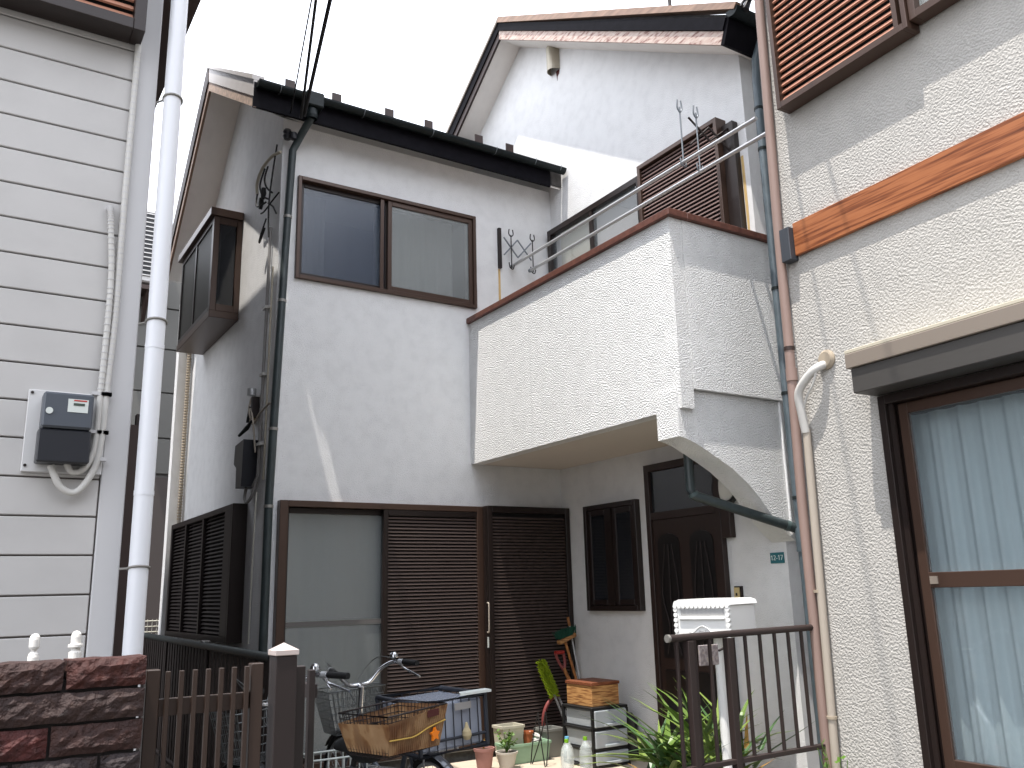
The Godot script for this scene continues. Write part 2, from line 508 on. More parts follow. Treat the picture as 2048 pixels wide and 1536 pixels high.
# ---------------------------------------------------------------- the place
func _ready() -> void:
	rng.seed = 20250620
	var cam := Camera3D.new()
	cam.name = "camera"
	cam.fov = 47.68
	cam.near = 0.05
	cam.far = 400.0
	add_child(cam)
	cam.transform = Transform3D(Basis(Vector3.UP, deg_to_rad(-32.61)) * Basis(Vector3.RIGHT, deg_to_rad(13.455)) * Basis(Vector3.BACK, deg_to_rad(-1.498)), Vector3(0, 1.5, 0))
	cam.current = true
	var env := Environment.new()
	var sky := Sky.new()
	var sm := ProceduralSkyMaterial.new()
	sm.sky_top_color = Color(0.855, 0.878, 0.925)
	sm.sky_horizon_color = Color(0.935, 0.945, 0.965)
	sm.sky_curve = 0.25
	sm.ground_bottom_color = Color(0.45, 0.45, 0.45)
	sm.ground_horizon_color = Color(0.6, 0.6, 0.6)
	sm.sun_angle_max = 12.0
	var cl := noise_tex(1024, 0.006, 5, 77, FastNoiseLite.TYPE_SIMPLEX_SMOOTH, [[0.0, Color(0, 0, 0, 0)], [0.45, Color(0.1, 0.09, 0.07, 1)], [0.75, Color(0.26, 0.22, 0.16, 1)], [1.0, Color(0.3, 0.26, 0.2, 1)]])
	sm.sky_cover = cl
	sky.sky_material = sm
	env.background_mode = Environment.BG_SKY
	env.sky = sky
	env.background_energy_multiplier = 1.42
	env.ambient_light_source = Environment.AMBIENT_SOURCE_SKY
	env.tonemap_mode = Environment.TONE_MAPPER_LINEAR
	env.tonemap_exposure = 2.62
	env.sdfgi_enabled = true
	env.ssao_enabled = true
	env.ssil_enabled = true
	var we := WorldEnvironment.new()
	we.name = "world_environment"
	we.environment = env
	add_child(we)
	var sun := DirectionalLight3D.new()
	sun.name = "sun"
	sun.light_energy = 0.84
	sun.light_color = Color(1.0, 0.975, 0.94)
	sun.light_angular_distance = 0.5
	sun.shadow_enabled = true
	add_child(sun)
	sun.look_at_from_position(Vector3.ZERO, Vector3(0.30, -1.10, -0.10), Vector3.FORWARD)

	make_materials()
	ground()
	white_house()
	house_openings()
	house_services()
	siding_house()
	cream_house()
	rear_house()
	opposite_house()
	lane_tree()
	street_front()
	entrance()
	bicycles()
	cables()

func ground() -> void:
	struct_("ground", boxm(-60, 60, -0.5, 0.0, -60, 60), M.asphalt)
	struct_("yard", boxm(1.5, 5.0, 0.004, 0.03, -7.1, -2.7), M.concrete)
	struct_("passage", boxm(0.3, 2.1, 0.0, 0.02, -13, -7.104), M.soil)
	struct_("porch_step", boxm(3.35, 5.0, 0.034, 0.13, -6.86, -4.6, 0.01), M.porch_tile)

# ------------------------------------------------ the white house
var house: Node3D

func white_house() -> void:
	house = thing("white_house", "white stucco two storey house with brown windows and corner balcony", "house", Vector3(3.6, 0, -7.0))
	# walls
	var s := begin()
	wall(s, 2, -7.0, -7.16, 2.12, 5.02, 0.18, 5.66, [[2.29, 4.055, 4.225, 5.135], [2.23, 4.04, 0.24, 2.235]])
	part("front_wall", s, M.stucco_wall, house)
	s = begin()
	var lw := PackedVector2Array([Vector2(-7.003, 0.18), Vector2(-7.003, 5.70), Vector2(-8.545, 6.70), Vector2(-10.15, 5.17), Vector2(-10.15, 0.18)])
	prism(s, 0, lw, 2.115, 2.28)
	part("side_wall", s, M.stucco_wall, house)
	s = begin()
	prism(s, 0, PackedVector2Array([Vector2(-4.275, 0.18), Vector2(-4.275, 5.74), Vector2(-7.472, 7.715), Vector2(-10.2, 5.85), Vector2(-10.2, 0.18)]), 5.02, 5.17)
	part("gable_wall", s, M.stucco_wall, house)
	s = begin()
	box(s, 5.16, 8.5, 0.18, 5.74, -4.40, -4.27)
	part("end_wall", s, M.stucco_grey, house)
	s = begin()
	box(s, 2.14, 5.03, 0.0, 0.18, -7.02, -7.15)
	box(s, 5.03, 5.17, 0.0, 0.18, -10.0, -4.30)
	box(s, 2.14, 2.28, 0.0, 0.18, -10.1, -7.16)
	part("foundation", s, M.foundation, house)
	s = begin()
	box(s, 1.965, 2.11, 0.0, 4.9, -10.30, -10.16)
	part("rear_pilaster", s, M.stucco_wall, house)
	# wing roof
	var prof := PackedVector2Array([Vector2(-6.78, 5.625), Vector2(-8.545, 6.735), Vector2(-10.2, 5.165), Vector2(-10.2, 5.42), Vector2(-8.58, 7.005), Vector2(-6.78, 5.86)])
	s = begin()
	prism(s, 0, prof, 1.815, 5.02)
	var roof := part("wing_roof", s, M.roof_slate, house)
	var sof := PackedVector2Array([Vector2(-6.80, 5.605), Vector2(-8.545, 6.705), Vector2(-10.2, 5.135), Vector2(-10.2, 5.16), Vector2(-8.545, 6.732), Vector2(-6.80, 5.63)])
	s = begin()
	prism(s, 0, sof, 1.80, 5.015)
	part("soffit", s, M.soffit, roof)
	part("eave_fascia", boxm(1.772, 4.86, 5.585, 5.82, -6.778, -6.75), M.dark_board, roof)
	# rake boards: pale weathered in front of the ridge, dark brown behind
	s = begin()
	prism(s, 0, PackedVector2Array([Vector2(-6.752, 5.58), Vector2(-8.53, 6.70), Vector2(-8.53, 6.80), Vector2(-6.752, 5.68)]), 1.775, 1.80)
	part("rake_board", s, M.rake_lower, roof)
	s = begin()
	prism(s, 0, PackedVector2Array([Vector2(-6.752, 5.682), Vector2(-8.53, 6.802), Vector2(-8.565, 6.98), Vector2(-6.752, 5.84)]), 1.768, 1.80)
	prism(s, 0, PackedVector2Array([Vector2(-6.752, 5.842), Vector2(-8.57, 6.985), Vector2(-8.60, 7.035), Vector2(-6.752, 5.89)]), 1.755, 1.86)
	part("rake_flashing", s, M.pale_flashing, roof)
	s = begin()
	prism(s, 0, PackedVector2Array([Vector2(-8.535, 6.70), Vector2(-10.22, 5.10), Vector2(-10.22, 5.22), Vector2(-8.535, 6.82)]), 1.775, 1.80)
	part("rake_board", s, M.copper_flashing, roof)
	s = begin()
	prism(s, 0, PackedVector2Array([Vector2(-8.535, 6.822), Vector2(-10.22, 5.222), Vector2(-10.22, 5.45), Vector2(-8.60, 7.04), Vector2(-8.575, 7.0)]), 1.76, 1.80)
	part("rake_board", s, M.rake_brown, roof)
	# gutter of the wing
	s = begin()
	half_gutter(s, Vector3(1.79, 5.80, -6.70), Vector3(5.0, 5.785, -6.70), 0.052)
	var gut := part("gutter", s, M.gutter, house)
	for x in [1.98, 2.75, 3.45, 4.15, 4.62, 4.93]:
		s = begin()
		var arc := []
		for k in 9:
			var a := PI + PI * k / 8.0
			arc.append(Vector3(x, 5.795 + sin(a) * 0.057, -6.70 + cos(a) * 0.057))
		tube(s, arc, 0.0035, 5)
		part("gutter_strap", s, M.bracket_grey, gut)
	part("rain_head", boxm(2.2, 2.36, 5.68, 5.82, -6.768, -6.63, 0.01), M.gutter, gut)
	s = begin()
	lathe(s, [Vector2(0.05, 0.0), Vector2(0.055, 0.03), Vector2(0.05, 0.09), Vector2(0.0, 0.09)], Vector3(2.27, 5.58, -6.70), 12)
	part("outlet", s, M.gutter, gut)
	for x in [2.13, 2.57, 3.10, 3.52, 4.09, 4.46]:
		s = begin()
		box(s, x - 0.045, x + 0.045, 5.93, 6.03, -6.905, -6.893)
		box(s, x - 0.03, x + 0.03, 5.90, 5.93, -6.99, -6.893)
		part("snow_guard", s, M.rake_brown, roof)
	# main gable roof
	s = begin()
	prism(s, 0, PackedVector2Array([Vector2(-4.19, 5.70), Vector2(-7.475, 7.737), Vector2(-10.6, 5.60), Vector2(-10.6, 5.86), Vector2(-7.43, 7.955), Vector2(-4.10, 5.90)]), 4.76, 9.0)
	roof = part("gable_roof", s, M.roof_slate, house)
	s = begin()
	prism(s, 0, PackedVector2Array([Vector2(-4.19, 5.675), Vector2(-7.475, 7.712), Vector2(-10.6, 5.575), Vector2(-10.6, 5.598), Vector2(-7.475, 7.735), Vector2(-4.19, 5.698)]), 4.745, 9.0)
	part("soffit", s, M.soffit, roof)
	s = begin()
	prism(s, 0, PackedVector2Array([Vector2(-4.188, 5.665), Vector2(-7.46, 7.705), Vector2(-7.46, 7.815), Vector2(-4.145, 5.762)]), 4.72, 4.745)
	part("rake_board", s, M.peeling_board, roof)
	s = begin()
	prism(s, 0, PackedVector2Array([Vector2(-4.143, 5.765), Vector2(-7.46, 7.818), Vector2(-7.455, 7.912), Vector2(-4.10, 5.855)]), 4.705, 4.75)
	part("rake_board", s, M.dark_board, roof)
	s = begin()
	prism(s, 0, PackedVector2Array([Vector2(-4.0, 5.862), Vector2(-7.455, 7.915), Vector2(-7.43, 7.975), Vector2(-3.965, 5.905)]), 4.69, 4.80)
	part("rake_flashing", s, M.copper_flashing, roof)
	s = begin()
	prism(s, 0, PackedVector2Array([Vector2(-7.463, 7.705), Vector2(-10.6, 5.565), Vector2(-10.6, 5.66), Vector2(-7.463, 7.80)]), 4.72, 4.745)
	part("rake_board", s, M.rake_brown, roof)
	s = begin()
	prism(s, 0, PackedVector2Array([Vector2(-7.463, 7.803), Vector2(-10.6, 5.663), Vector2(-10.6, 5.86), Vector2(-7.463, 7.915)]), 4.705, 4.75)
	part("rake_board", s, M.dark_board, roof)
	s = begin()
	prism(s, 0, PackedVector2Array([Vector2(-7.46, 7.917), Vector2(-10.6, 5.862), Vector2(-10.6, 5.91), Vector2(-7.435, 7.975)]), 4.69, 4.80)
	part("rake_flashing", s, M.hood_light, roof)
	s = begin()
	prism(s, 0, PackedVector2Array([Vector2(-4.185, 5.66), Vector2(-4.098, 5.89), Vector2(-4.06, 5.885), Vector2(-4.15, 5.65)]), 4.72, 9.0)
	part("eave_fascia", s, M.dark_board, roof)
	s = begin()
	half_gutter(s, Vector3(4.70, 5.885, -4.03), Vector3(9.0, 5.87, -4.03), 0.06)
	part("gutter", s, M.gutter, house)
	# vent hood high on the gable
	s = begin()
	var arcp := PackedVector2Array()
	for k in 11:
		var a := PI / 2 + PI * k / 10.0
		arcp.append(Vector2(5.02 + cos(a) * 0.10, -6.80 + sin(a) * 0.085))
	var inner := PackedVector2Array()
	for k in 11:
		var a := PI / 2 + PI * (10 - k) / 10.0
		inner.append(Vector2(5.02 + cos(a) * 0.094, -6.80 + sin(a) * 0.079))
	arcp.append_array(inner)
	prism(s, 1, arcp, 7.0, 7.28)
	arcp = PackedVector2Array()
	for k in 11:
		var a := PI / 2 + PI * k / 10.0
		arcp.append(Vector2(5.02 + cos(a) * 0.10, -6.80 + sin(a) * 0.085))
	prism(s, 1, arcp, 7.281, 7.29)
	var vent := part("vent_hood", s, M.hood_metal, house)
	s = begin()
	prism(s, 0, PackedVector2Array([Vector2(-6.79, 7.0), Vector2(-6.72, 7.0), Vector2(-6.735, 6.95), Vector2(-6.765, 6.93), Vector2(-6.77, 6.88)]), 5.017, 5.0195)
	part("rust_drip", s, M.dark_red, vent)
	# balcony
	s = begin()
	box(s, 4.0, 4.115, 2.665, 4.03, -6.997, -4.16)
	var bal := part("balcony_wall", s, M.stucco_rough, house)
	s = begin()
	box(s, 4.118, 5.0, 2.805, 4.03, -4.28, -4.157)
	part("balcony_end", s, M.stucco_rough, bal)
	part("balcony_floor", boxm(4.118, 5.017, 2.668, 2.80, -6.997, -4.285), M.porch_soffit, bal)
	s = begin()
	box(s, 3.968, 4.147, 4.032, 4.085, -6.996, -4.126, 0.004)
	part("coping", s, M.coping, bal)
	part("coping", boxm(4.149, 5.03, 4.033, 4.084, -4.312, -4.126, 0.004), M.coping, bal)
	# arched bracket under the balcony's end
	s = begin()
	var arch := PackedVector2Array([Vector2(3.985, 2.80), Vector2(3.985, 2.475)])
	for q in [Vector2(4.05, 2.462), Vector2(4.12, 2.44), Vector2(4.20, 2.405), Vector2(4.33, 2.345), Vector2(4.45, 2.285), Vector2(4.57, 2.205), Vector2(4.665, 2.125), Vector2(4.755, 2.03), Vector2(4.84, 1.94), Vector2(4.93, 1.86), Vector2(5.018, 1.80)]:
		arch.append(q)
	arch.append(Vector2(5.018, 2.80))
	prism(s, 2, arch, -4.40, -4.19)
	part("arched_bracket", s, M.stucco_rough, bal)
	part("corner_pilaster", boxm(4.972, 4.99, 1.84, 2.798, -4.188, -4.172, 0.004), M.stucco_wall, bal)

func half_gutter(s: SurfaceTool, a: Vector3, b: Vector3, r: float) -> void:
	var poly := []
	var t := 0.004
	for k in 11:
		var an := PI + PI * k / 10.0
		poly.append(Vector2(cos(an), sin(an)) * r)
	for k in 11:
		var an := TAU - PI * k / 10.0
		poly.append(Vector2(cos(an), sin(an)) * (r - t))
	var n := poly.size()
	for i in n:
		var p: Vector2 = poly[i]
		var q: Vector2 = poly[(i + 1) % n]
		var mid := (p + q) / 2.0
		var o := mid if i < 10 else -mid
		face(s, [a + Vector3(0, p.y, p.x), a + Vector3(0, q.y, q.x), b + Vector3(0, q.y, q.x), b + Vector3(0, p.y, p.x)], Vector3(0, o.y, o.x))
	for e in [[a, -1.0], [b, 1.0]]:   # end caps
		var f := []
		for k in 11:
			f.append(e[0] + Vector3(0, poly[k].y, poly[k].x))
		face(s, f, Vector3(e[1], 0, 0))

# a dark box of a room behind an opening (open to the front)
func room_behind(parent: Node, axis: int, d0: float, d1: float, u0: float, u1: float, v0: float, v1: float, m: Material) -> void:
	var s := begin()
	var n := Vector3.ZERO
	n[axis] = signf(d0 - d1)
	var w := 0.03
	var bx := func(ua: float, ub: float, va: float, vb: float, da: float, db: float) -> void:
		if axis == 2:
			box(s, ua, ub, va, vb, minf(da, db), maxf(da, db))
		else:
			box(s, minf(da, db), maxf(da, db), va, vb, ua, ub)
	bx.call(u0 - w, u1 + w, v0 - w, v1 + w, d1, d1 + signf(d1 - d0) * w)
	bx.call(u0 - w, u0, v0 - w, v1 + w, d0, d1)
	bx.call(u1, u1 + w, v0 - w, v1 + w, d0, d1)
	bx.call(u0, u1, v0 - w, v0, d0, d1)
	bx.call(u0, u1, v1, v1 + w, d0, d1)
	part("room", s, m, parent)

# hanging cloth with folds in the plane across axis
func drape(axis: int, d: float, u0: float, u1: float, v0: float, v1: float, folds: float, amp: float, seed_ := 1) -> SurfaceTool:
	var s := begin()
	var n := int((u1 - u0) / 0.012)
	var r := RandomNumberGenerator.new()
	r.seed = seed_
	var ph := r.randf() * TAU
	var f := func(i: int, v: float) -> Vector3:
		var u := u0 + (u1 - u0) * i / n
		var w := sin(u * folds + ph + 0.6 * sin(u * folds * 0.31)) * 0.7 + 0.3 * sin(u * folds * 2.3 + ph * 2.0)
		return lay(axis, Vector2(u, v), d + amp * w * (0.75 + 0.25 * cos((v - v0) / (v1 - v0) * 2.0)))
	var rows := 4
	for i in n:
		for j in rows:
			var va := v0 + (v1 - v0) * j / rows
			var vb := v0 + (v1 - v0) * (j + 1) / rows
			var nn := []
			for c in [i, i + 1]:
				var e: Vector3 = f.call(mini(c + 1, n), va) - f.call(maxi(c - 1, 0), va)
				nn.append(e.cross(Vector3.UP).normalized())
			smooth_quad(s, [f.call(i, va), f.call(i + 1, va), f.call(i + 1, vb), f.call(i, vb)], [nn[0], nn[1], nn[1], nn[0]])
	return s

# four bars round a rectangle
func frame(s: SurfaceTool, axis: int, d0: float, d1: float, u0: float, u1: float, v0: float, v1: float, wu: float, wv: float, c := 0.003) -> void:
	for q in [[u0, u0 + wu, v0, v1], [u1 - wu, u1, v0, v1], [u0 + wu, u1 - wu, v0, v0 + wv], [u0 + wu, u1 - wu, v1 - wv, v1]]:
		if axis == 2:
			box(s, q[0], q[1], q[2], q[3], d0, d1, c)
		else:
			box(s, d0, d1, q[2], q[3], q[0], q[1], c)

func house_openings() -> void:
	var s := begin()
	# upper front window: two sliding sashes
	frame(s, 2, -7.08, -6.965, 2.262, 4.08, 4.197, 5.163, 0.032, 0.035)
	var win := part("upper_window", s, M.bronze, house)
	s = begin()
	frame(s, 2, -7.05, -7.022, 2.296, 3.155, 4.233, 5.126, 0.035, 0.04)
	var sash := part("sash", s, M.bronze_dark, win)
	part("pane", boxm(2.33, 3.12, 4.272, 5.087, -7.038, -7.034), M.pebbled_glass, win)
	s = begin()
	frame(s, 2, -7.018, -6.985, 3.135, 4.046, 4.233, 5.126, 0.042, 0.045)
	part("sash", s, M.bronze, win)
	part("screen_stile", boxm(3.06, 3.095, 4.235, 5.124, -7.0, -6.985), M.bronze, win)
	part("pane", boxm(3.178, 4.004, 4.277, 5.081, -7.003, -6.999), M.screen_glass, win)
	part("curtain", drape(2, -7.20, 3.08, 3.93, 4.24, 5.13, 38.0, 0.018, 3), M.curtain_grey, win)
	part("curtain", drape(2, -7.26, 2.30, 2.62, 4.24, 5.13, 40.0, 0.02, 4), M.curtain_grey, win)
	room_behind(win, 2, -7.162, -8.0, 2.2, 4.15, 4.1, 5.25, M.room)
	# tall lower window with a screen on the left and a shutter panel on the right
	s = begin()
	frame(s, 2, -7.10, -6.925, 2.188, 4.085, 0.20, 2.27, 0.07, 0.05)
	win = part("lower_window", s, M.bronze, house)
	s = begin()
	frame(s, 2, -7.03, -7.0, 2.26, 3.165, 0.252, 2.218, 0.03, 0.045)
	part("sash", s, M.bronze_dark, win)
	part("mid_rail", boxm(2.291, 3.134, 1.27, 1.31, -7.027, -7.006), M.panel_seam, win)
	part("pane", boxm(2.291, 3.134, 1.312, 2.172, -7.018, -7.013), M.screen_glass, win)
	part("pane", boxm(2.291, 3.134, 0.298, 1.268, -7.018, -7.013), M.screen_glass, win)
	part("curtain", drape(2, -7.22, 2.25, 3.2, 0.26, 2.22, 26.0, 0.02, 5), M.curtain_grey, win)
	room_behind(win, 2, -7.162, -8.0, 2.2, 4.1, 0.2, 2.3, M.room)
	s = begin()
	frame(s, 2, -6.97, -6.93, 3.095, 4.075, 0.252, 2.218, 0.045, 0.05)
	var sh := part("shutter_panel", s, M.bronze_dark, house)
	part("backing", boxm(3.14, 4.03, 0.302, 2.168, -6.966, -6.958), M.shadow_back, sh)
	louvres(sh, M.slat_brown, 0, 0.888, Vector3(3.585, 0, -6.947), 0.305, 2.165, 0.0295, 0.021, 0.006, 0.75)
	# shutter box beside it
	s = begin()
	frame(s, 2, -6.965, -6.86, 4.09, 5.012, 0.20, 2.275, 0.05, 0.06)
	box(s, 4.06, 4.088, 0.22, 2.26, -6.90, -6.868)
	sh = part("shutter_box", s, M.bronze_dark, house)
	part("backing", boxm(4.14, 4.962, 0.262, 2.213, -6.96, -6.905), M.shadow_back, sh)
	louvres(sh, M.slat_brown, 0, 0.82, Vector3(4.551, 0, -6.887), 0.265, 2.21, 0.0295, 0.021, 0.006, 0.75)
	part("pull_handle", tubem(curve([Vector3(4.068, 1.41, -6.86), Vector3(4.068, 1.40, -6.835), Vector3(4.066, 1.28, -6.832), Vector3(4.066, 1.17, -6.835), Vector3(4.066, 1.16, -6.86)], 4), 0.007, 6), M.tape_cream, sh)
	part("latch_strip", boxm(4.066, 4.08, 1.03, 1.12, -6.867, -6.862), M.label_white, sh)
	# side wall shutters on the ground floor
	s = begin()
	frame(s, 0, 2.112, 1.985, -10.05, -7.58, 1.145, 2.30, 0.05, 0.05)
	box(s, 1.985, 2.11, 1.196, 2.25, -7.83, -7.632)
	for z in [-9.35, -8.62]:
		box(s, 1.985, 2.05, 1.196, 2.25, z - 0.025, z + 0.025)
	sh = part("side_shutters", s, M.bronze_dark, house)
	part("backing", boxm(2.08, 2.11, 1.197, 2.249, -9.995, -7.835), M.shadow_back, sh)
	for q in [[-9.995, -9.377], [-9.323, -8.647], [-8.593, -7.833]]:
		louvres(sh, M.slat_dark, 2, q[1] - q[0], Vector3(2.02, 0, (q[0] + q[1]) / 2), 1.2, 2.25, 0.035, 0.024, 0.006, 0.75)
	# bay window on the side wall
	s = begin()
	box(s, 1.795, 2.112, 5.17, 5.25, -9.66, -8.18, 0.004)
	var bay := part("bay_window", s, M.bronze, house)
	s = begin()
	box(s, 1.83, 2.112, 4.13, 4.20, -9.62, -8.2, 0.004)
	part("bay_floor", s, M.bronze, bay)
	s = begin()
	frame(s, 2, -8.235, -8.205, 1.835, 2.112, 4.201, 5.168, 0.055, 0.07)
	part("bay_front", s, M.bronze, bay)
	part("pane", boxm(1.892, 2.05, 4.272, 5.097, -8.222, -8.218), M.dark_glass, bay)
	s = begin()
	frame(s, 0, 1.835, 1.865, -9.615, -8.237, 4.201, 5.168, 0.04, 0.05)
	box(s, 1.837, 1.863, 4.252, 5.117, -8.97, -8.93)
	part("bay_side", s, M.bronze_dark, bay)
	part("pane", boxm(1.848, 1.852, 4.252, 5.117, -9.57, -8.972), M.bay_glass, bay)
	part("pane", boxm(1.848, 1.852, 4.252, 5.117, -8.928, -8.28), M.bay_glass, bay)
	part("curtain", drape(0, 1.93, -9.55, -8.3, 4.21, 5.15, 30.0, 0.012, 6), M.curtain_grey, bay)
	part("room", boxm(2.06, 2.112, 4.202, 5.166, -9.6, -8.26), M.room, bay)
	# balcony window on the gable wall
	s = begin()
	frame(s, 0, 4.93, 5.018, -6.95, -5.47, 3.2, 5.17, 0.05, 0.06)
	box(s, 4.935, 5.0, 3.26, 5.11, -6.24, -6.19)
	win = part("balcony_window", s, M.bronze_dark, house)
	part("pane", boxm(4.965, 4.969, 3.261, 5.109, -6.9, -6.242), M.glass, win)
	part("pane", boxm(4.955, 4.959, 3.261, 5.109, -6.188, -5.522), M.glass, win)
	part("blind", boxm(5.0, 5.004, 3.261, 5.109, -6.80, -6.245), M.curtain_beige, win)
	part("blind", boxm(4.99, 4.994, 3.261, 5.109, -6.187, -5.523), M.board_white, win)
	s = begin()
	frame(s, 0, 4.90, 5.018, -5.465, -4.475, 3.2, 5.235, 0.035, 0.04)
	sh = part("balcony_shutter", s, M.bronze, house)
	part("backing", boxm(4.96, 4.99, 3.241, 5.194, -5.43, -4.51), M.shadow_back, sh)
	louvres(sh, M.rose_slat, 2, 0.918, Vector3(4.93, 0, -4.97), 3.245, 5.19, 0.036, 0.024, 0.007, 1.0)
	part("shutter_jamb", boxm(4.955, 5.018, 3.2, 5.16, -4.472, -4.352, 0.004), M.bronze_dark, sh)
	s = begin()
	prism(s, 0, PackedVector2Array([Vector2(-4.35, 4.85), Vector2(-4.325, 4.85), Vector2(-4.322, 4.4), Vector2(-4.33, 4.1), Vector2(-4.345, 4.0)]), 5.0165, 5.0195)
	part("rust_stain", s, M.rust_stain, sh)
	# entrance door
	s = begin()
	frame(s, 0, 4.965, 5.018, -5.70, -4.84, 0.14, 2.53, 0.055, 0.06)
	box(s, 4.967, 5.016, 2.06, 2.12, -5.644, -4.896)
	var door := part("front_door", s, M.door_brown, house)
	part("transom_pane", boxm(4.995, 5.0, 2.122, 2.468, -5.644, -4.896), M.dark_glass, door)
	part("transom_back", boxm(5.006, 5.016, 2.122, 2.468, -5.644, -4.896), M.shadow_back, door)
	part("door_leaf", boxm(4.985, 5.016, 0.142, 2.058, -5.644, -4.896), M.door_brown, door)
	for z in [-5.46, -5.08]:
		s = begin()
		var pp := PackedVector2Array([Vector2(z - 0.13, 0.95), Vector2(z + 0.13, 0.95)])
		for k in 7:
			var a := PI * k / 6.0
			pp.append(Vector2(z + cos(a) * 0.13, 1.86 + sin(a) * 0.08))
		prism(s, 0, pp, 4.978, 4.984)
		part("door_panel", s, M.door_panel, door)
		s = begin()
		for b in [-0.08, 0.0, 0.08]:
			tube(s, curve([Vector3(4.975, 0.98, z + b), Vector3(4.972, 1.2, z + b * 0.4), Vector3(4.972, 1.45, z + b * 1.2), Vector3(4.975, 1.85, z + b * 0.5)], 4), 0.006, 5)
		part("scrollwork", s, M.old_iron, door)
		part("lower_panel", boxm(4.976, 4.984, 0.3, 0.86, z - 0.13, z + 0.13, 0.003), M.door_panel, door)
	part("door_handle", tubem([Vector3(4.98, 1.2, -4.955), Vector3(4.93, 1.19, -4.955), Vector3(4.93, 0.98, -4.955), Vector3(4.98, 0.97, -4.955)], 0.01, 6), M.old_iron, door)
	# casement window beside the door
	s = begin()
	frame(s, 0, 4.96, 5.018, -6.58, -5.83, 1.315, 2.26, 0.04, 0.045)
	box(s, 4.962, 5.01, 1.361, 2.214, -6.235, -6.175)
	win = part("porch_window", s, M.bronze_dark, house)
	for q in [[-6.538, -6.237], [-6.173, -5.872]]:
		s = begin()
		frame(s, 0, 4.975, 5.0, q[0], q[1], 1.362, 2.213, 0.05, 0.05)
		part("sash", s, M.bronze_dark, win)
		part("pane", boxm(4.985, 4.989, 1.413, 2.162, q[0] + 0.052, q[1] - 0.052), M.dark_glass, win)
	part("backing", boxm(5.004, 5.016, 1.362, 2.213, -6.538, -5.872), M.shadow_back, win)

# ------------------------------------------------ pipes, lamps and lines on the white house
func pipe(called: String, label: String, cat: String, pts: Array, r: float, m: Material, bands: Array = [], group := "", bandm: Material = null) -> Node3D:
	var t := thing(called, label, cat, pts[-1], group)
	part("tube", tubem(pts, r, 10), m, t)
	for b in bands:   # b: distance share along the pipe
		var k: float = b * (pts.size() - 1)
		var i := mini(int(k), pts.size() - 2)
		var a: Vector3 = pts[i]
		var e: Vector3 = pts[i + 1]
		var p := a.lerp(e, k - i)
		var d := (e - a).normalized()
		part("pipe_band", tubem([p - d * 0.012, p + d * 0.012], r + 0.004, 10), bandm if bandm else M.band_metal, t)
	return t

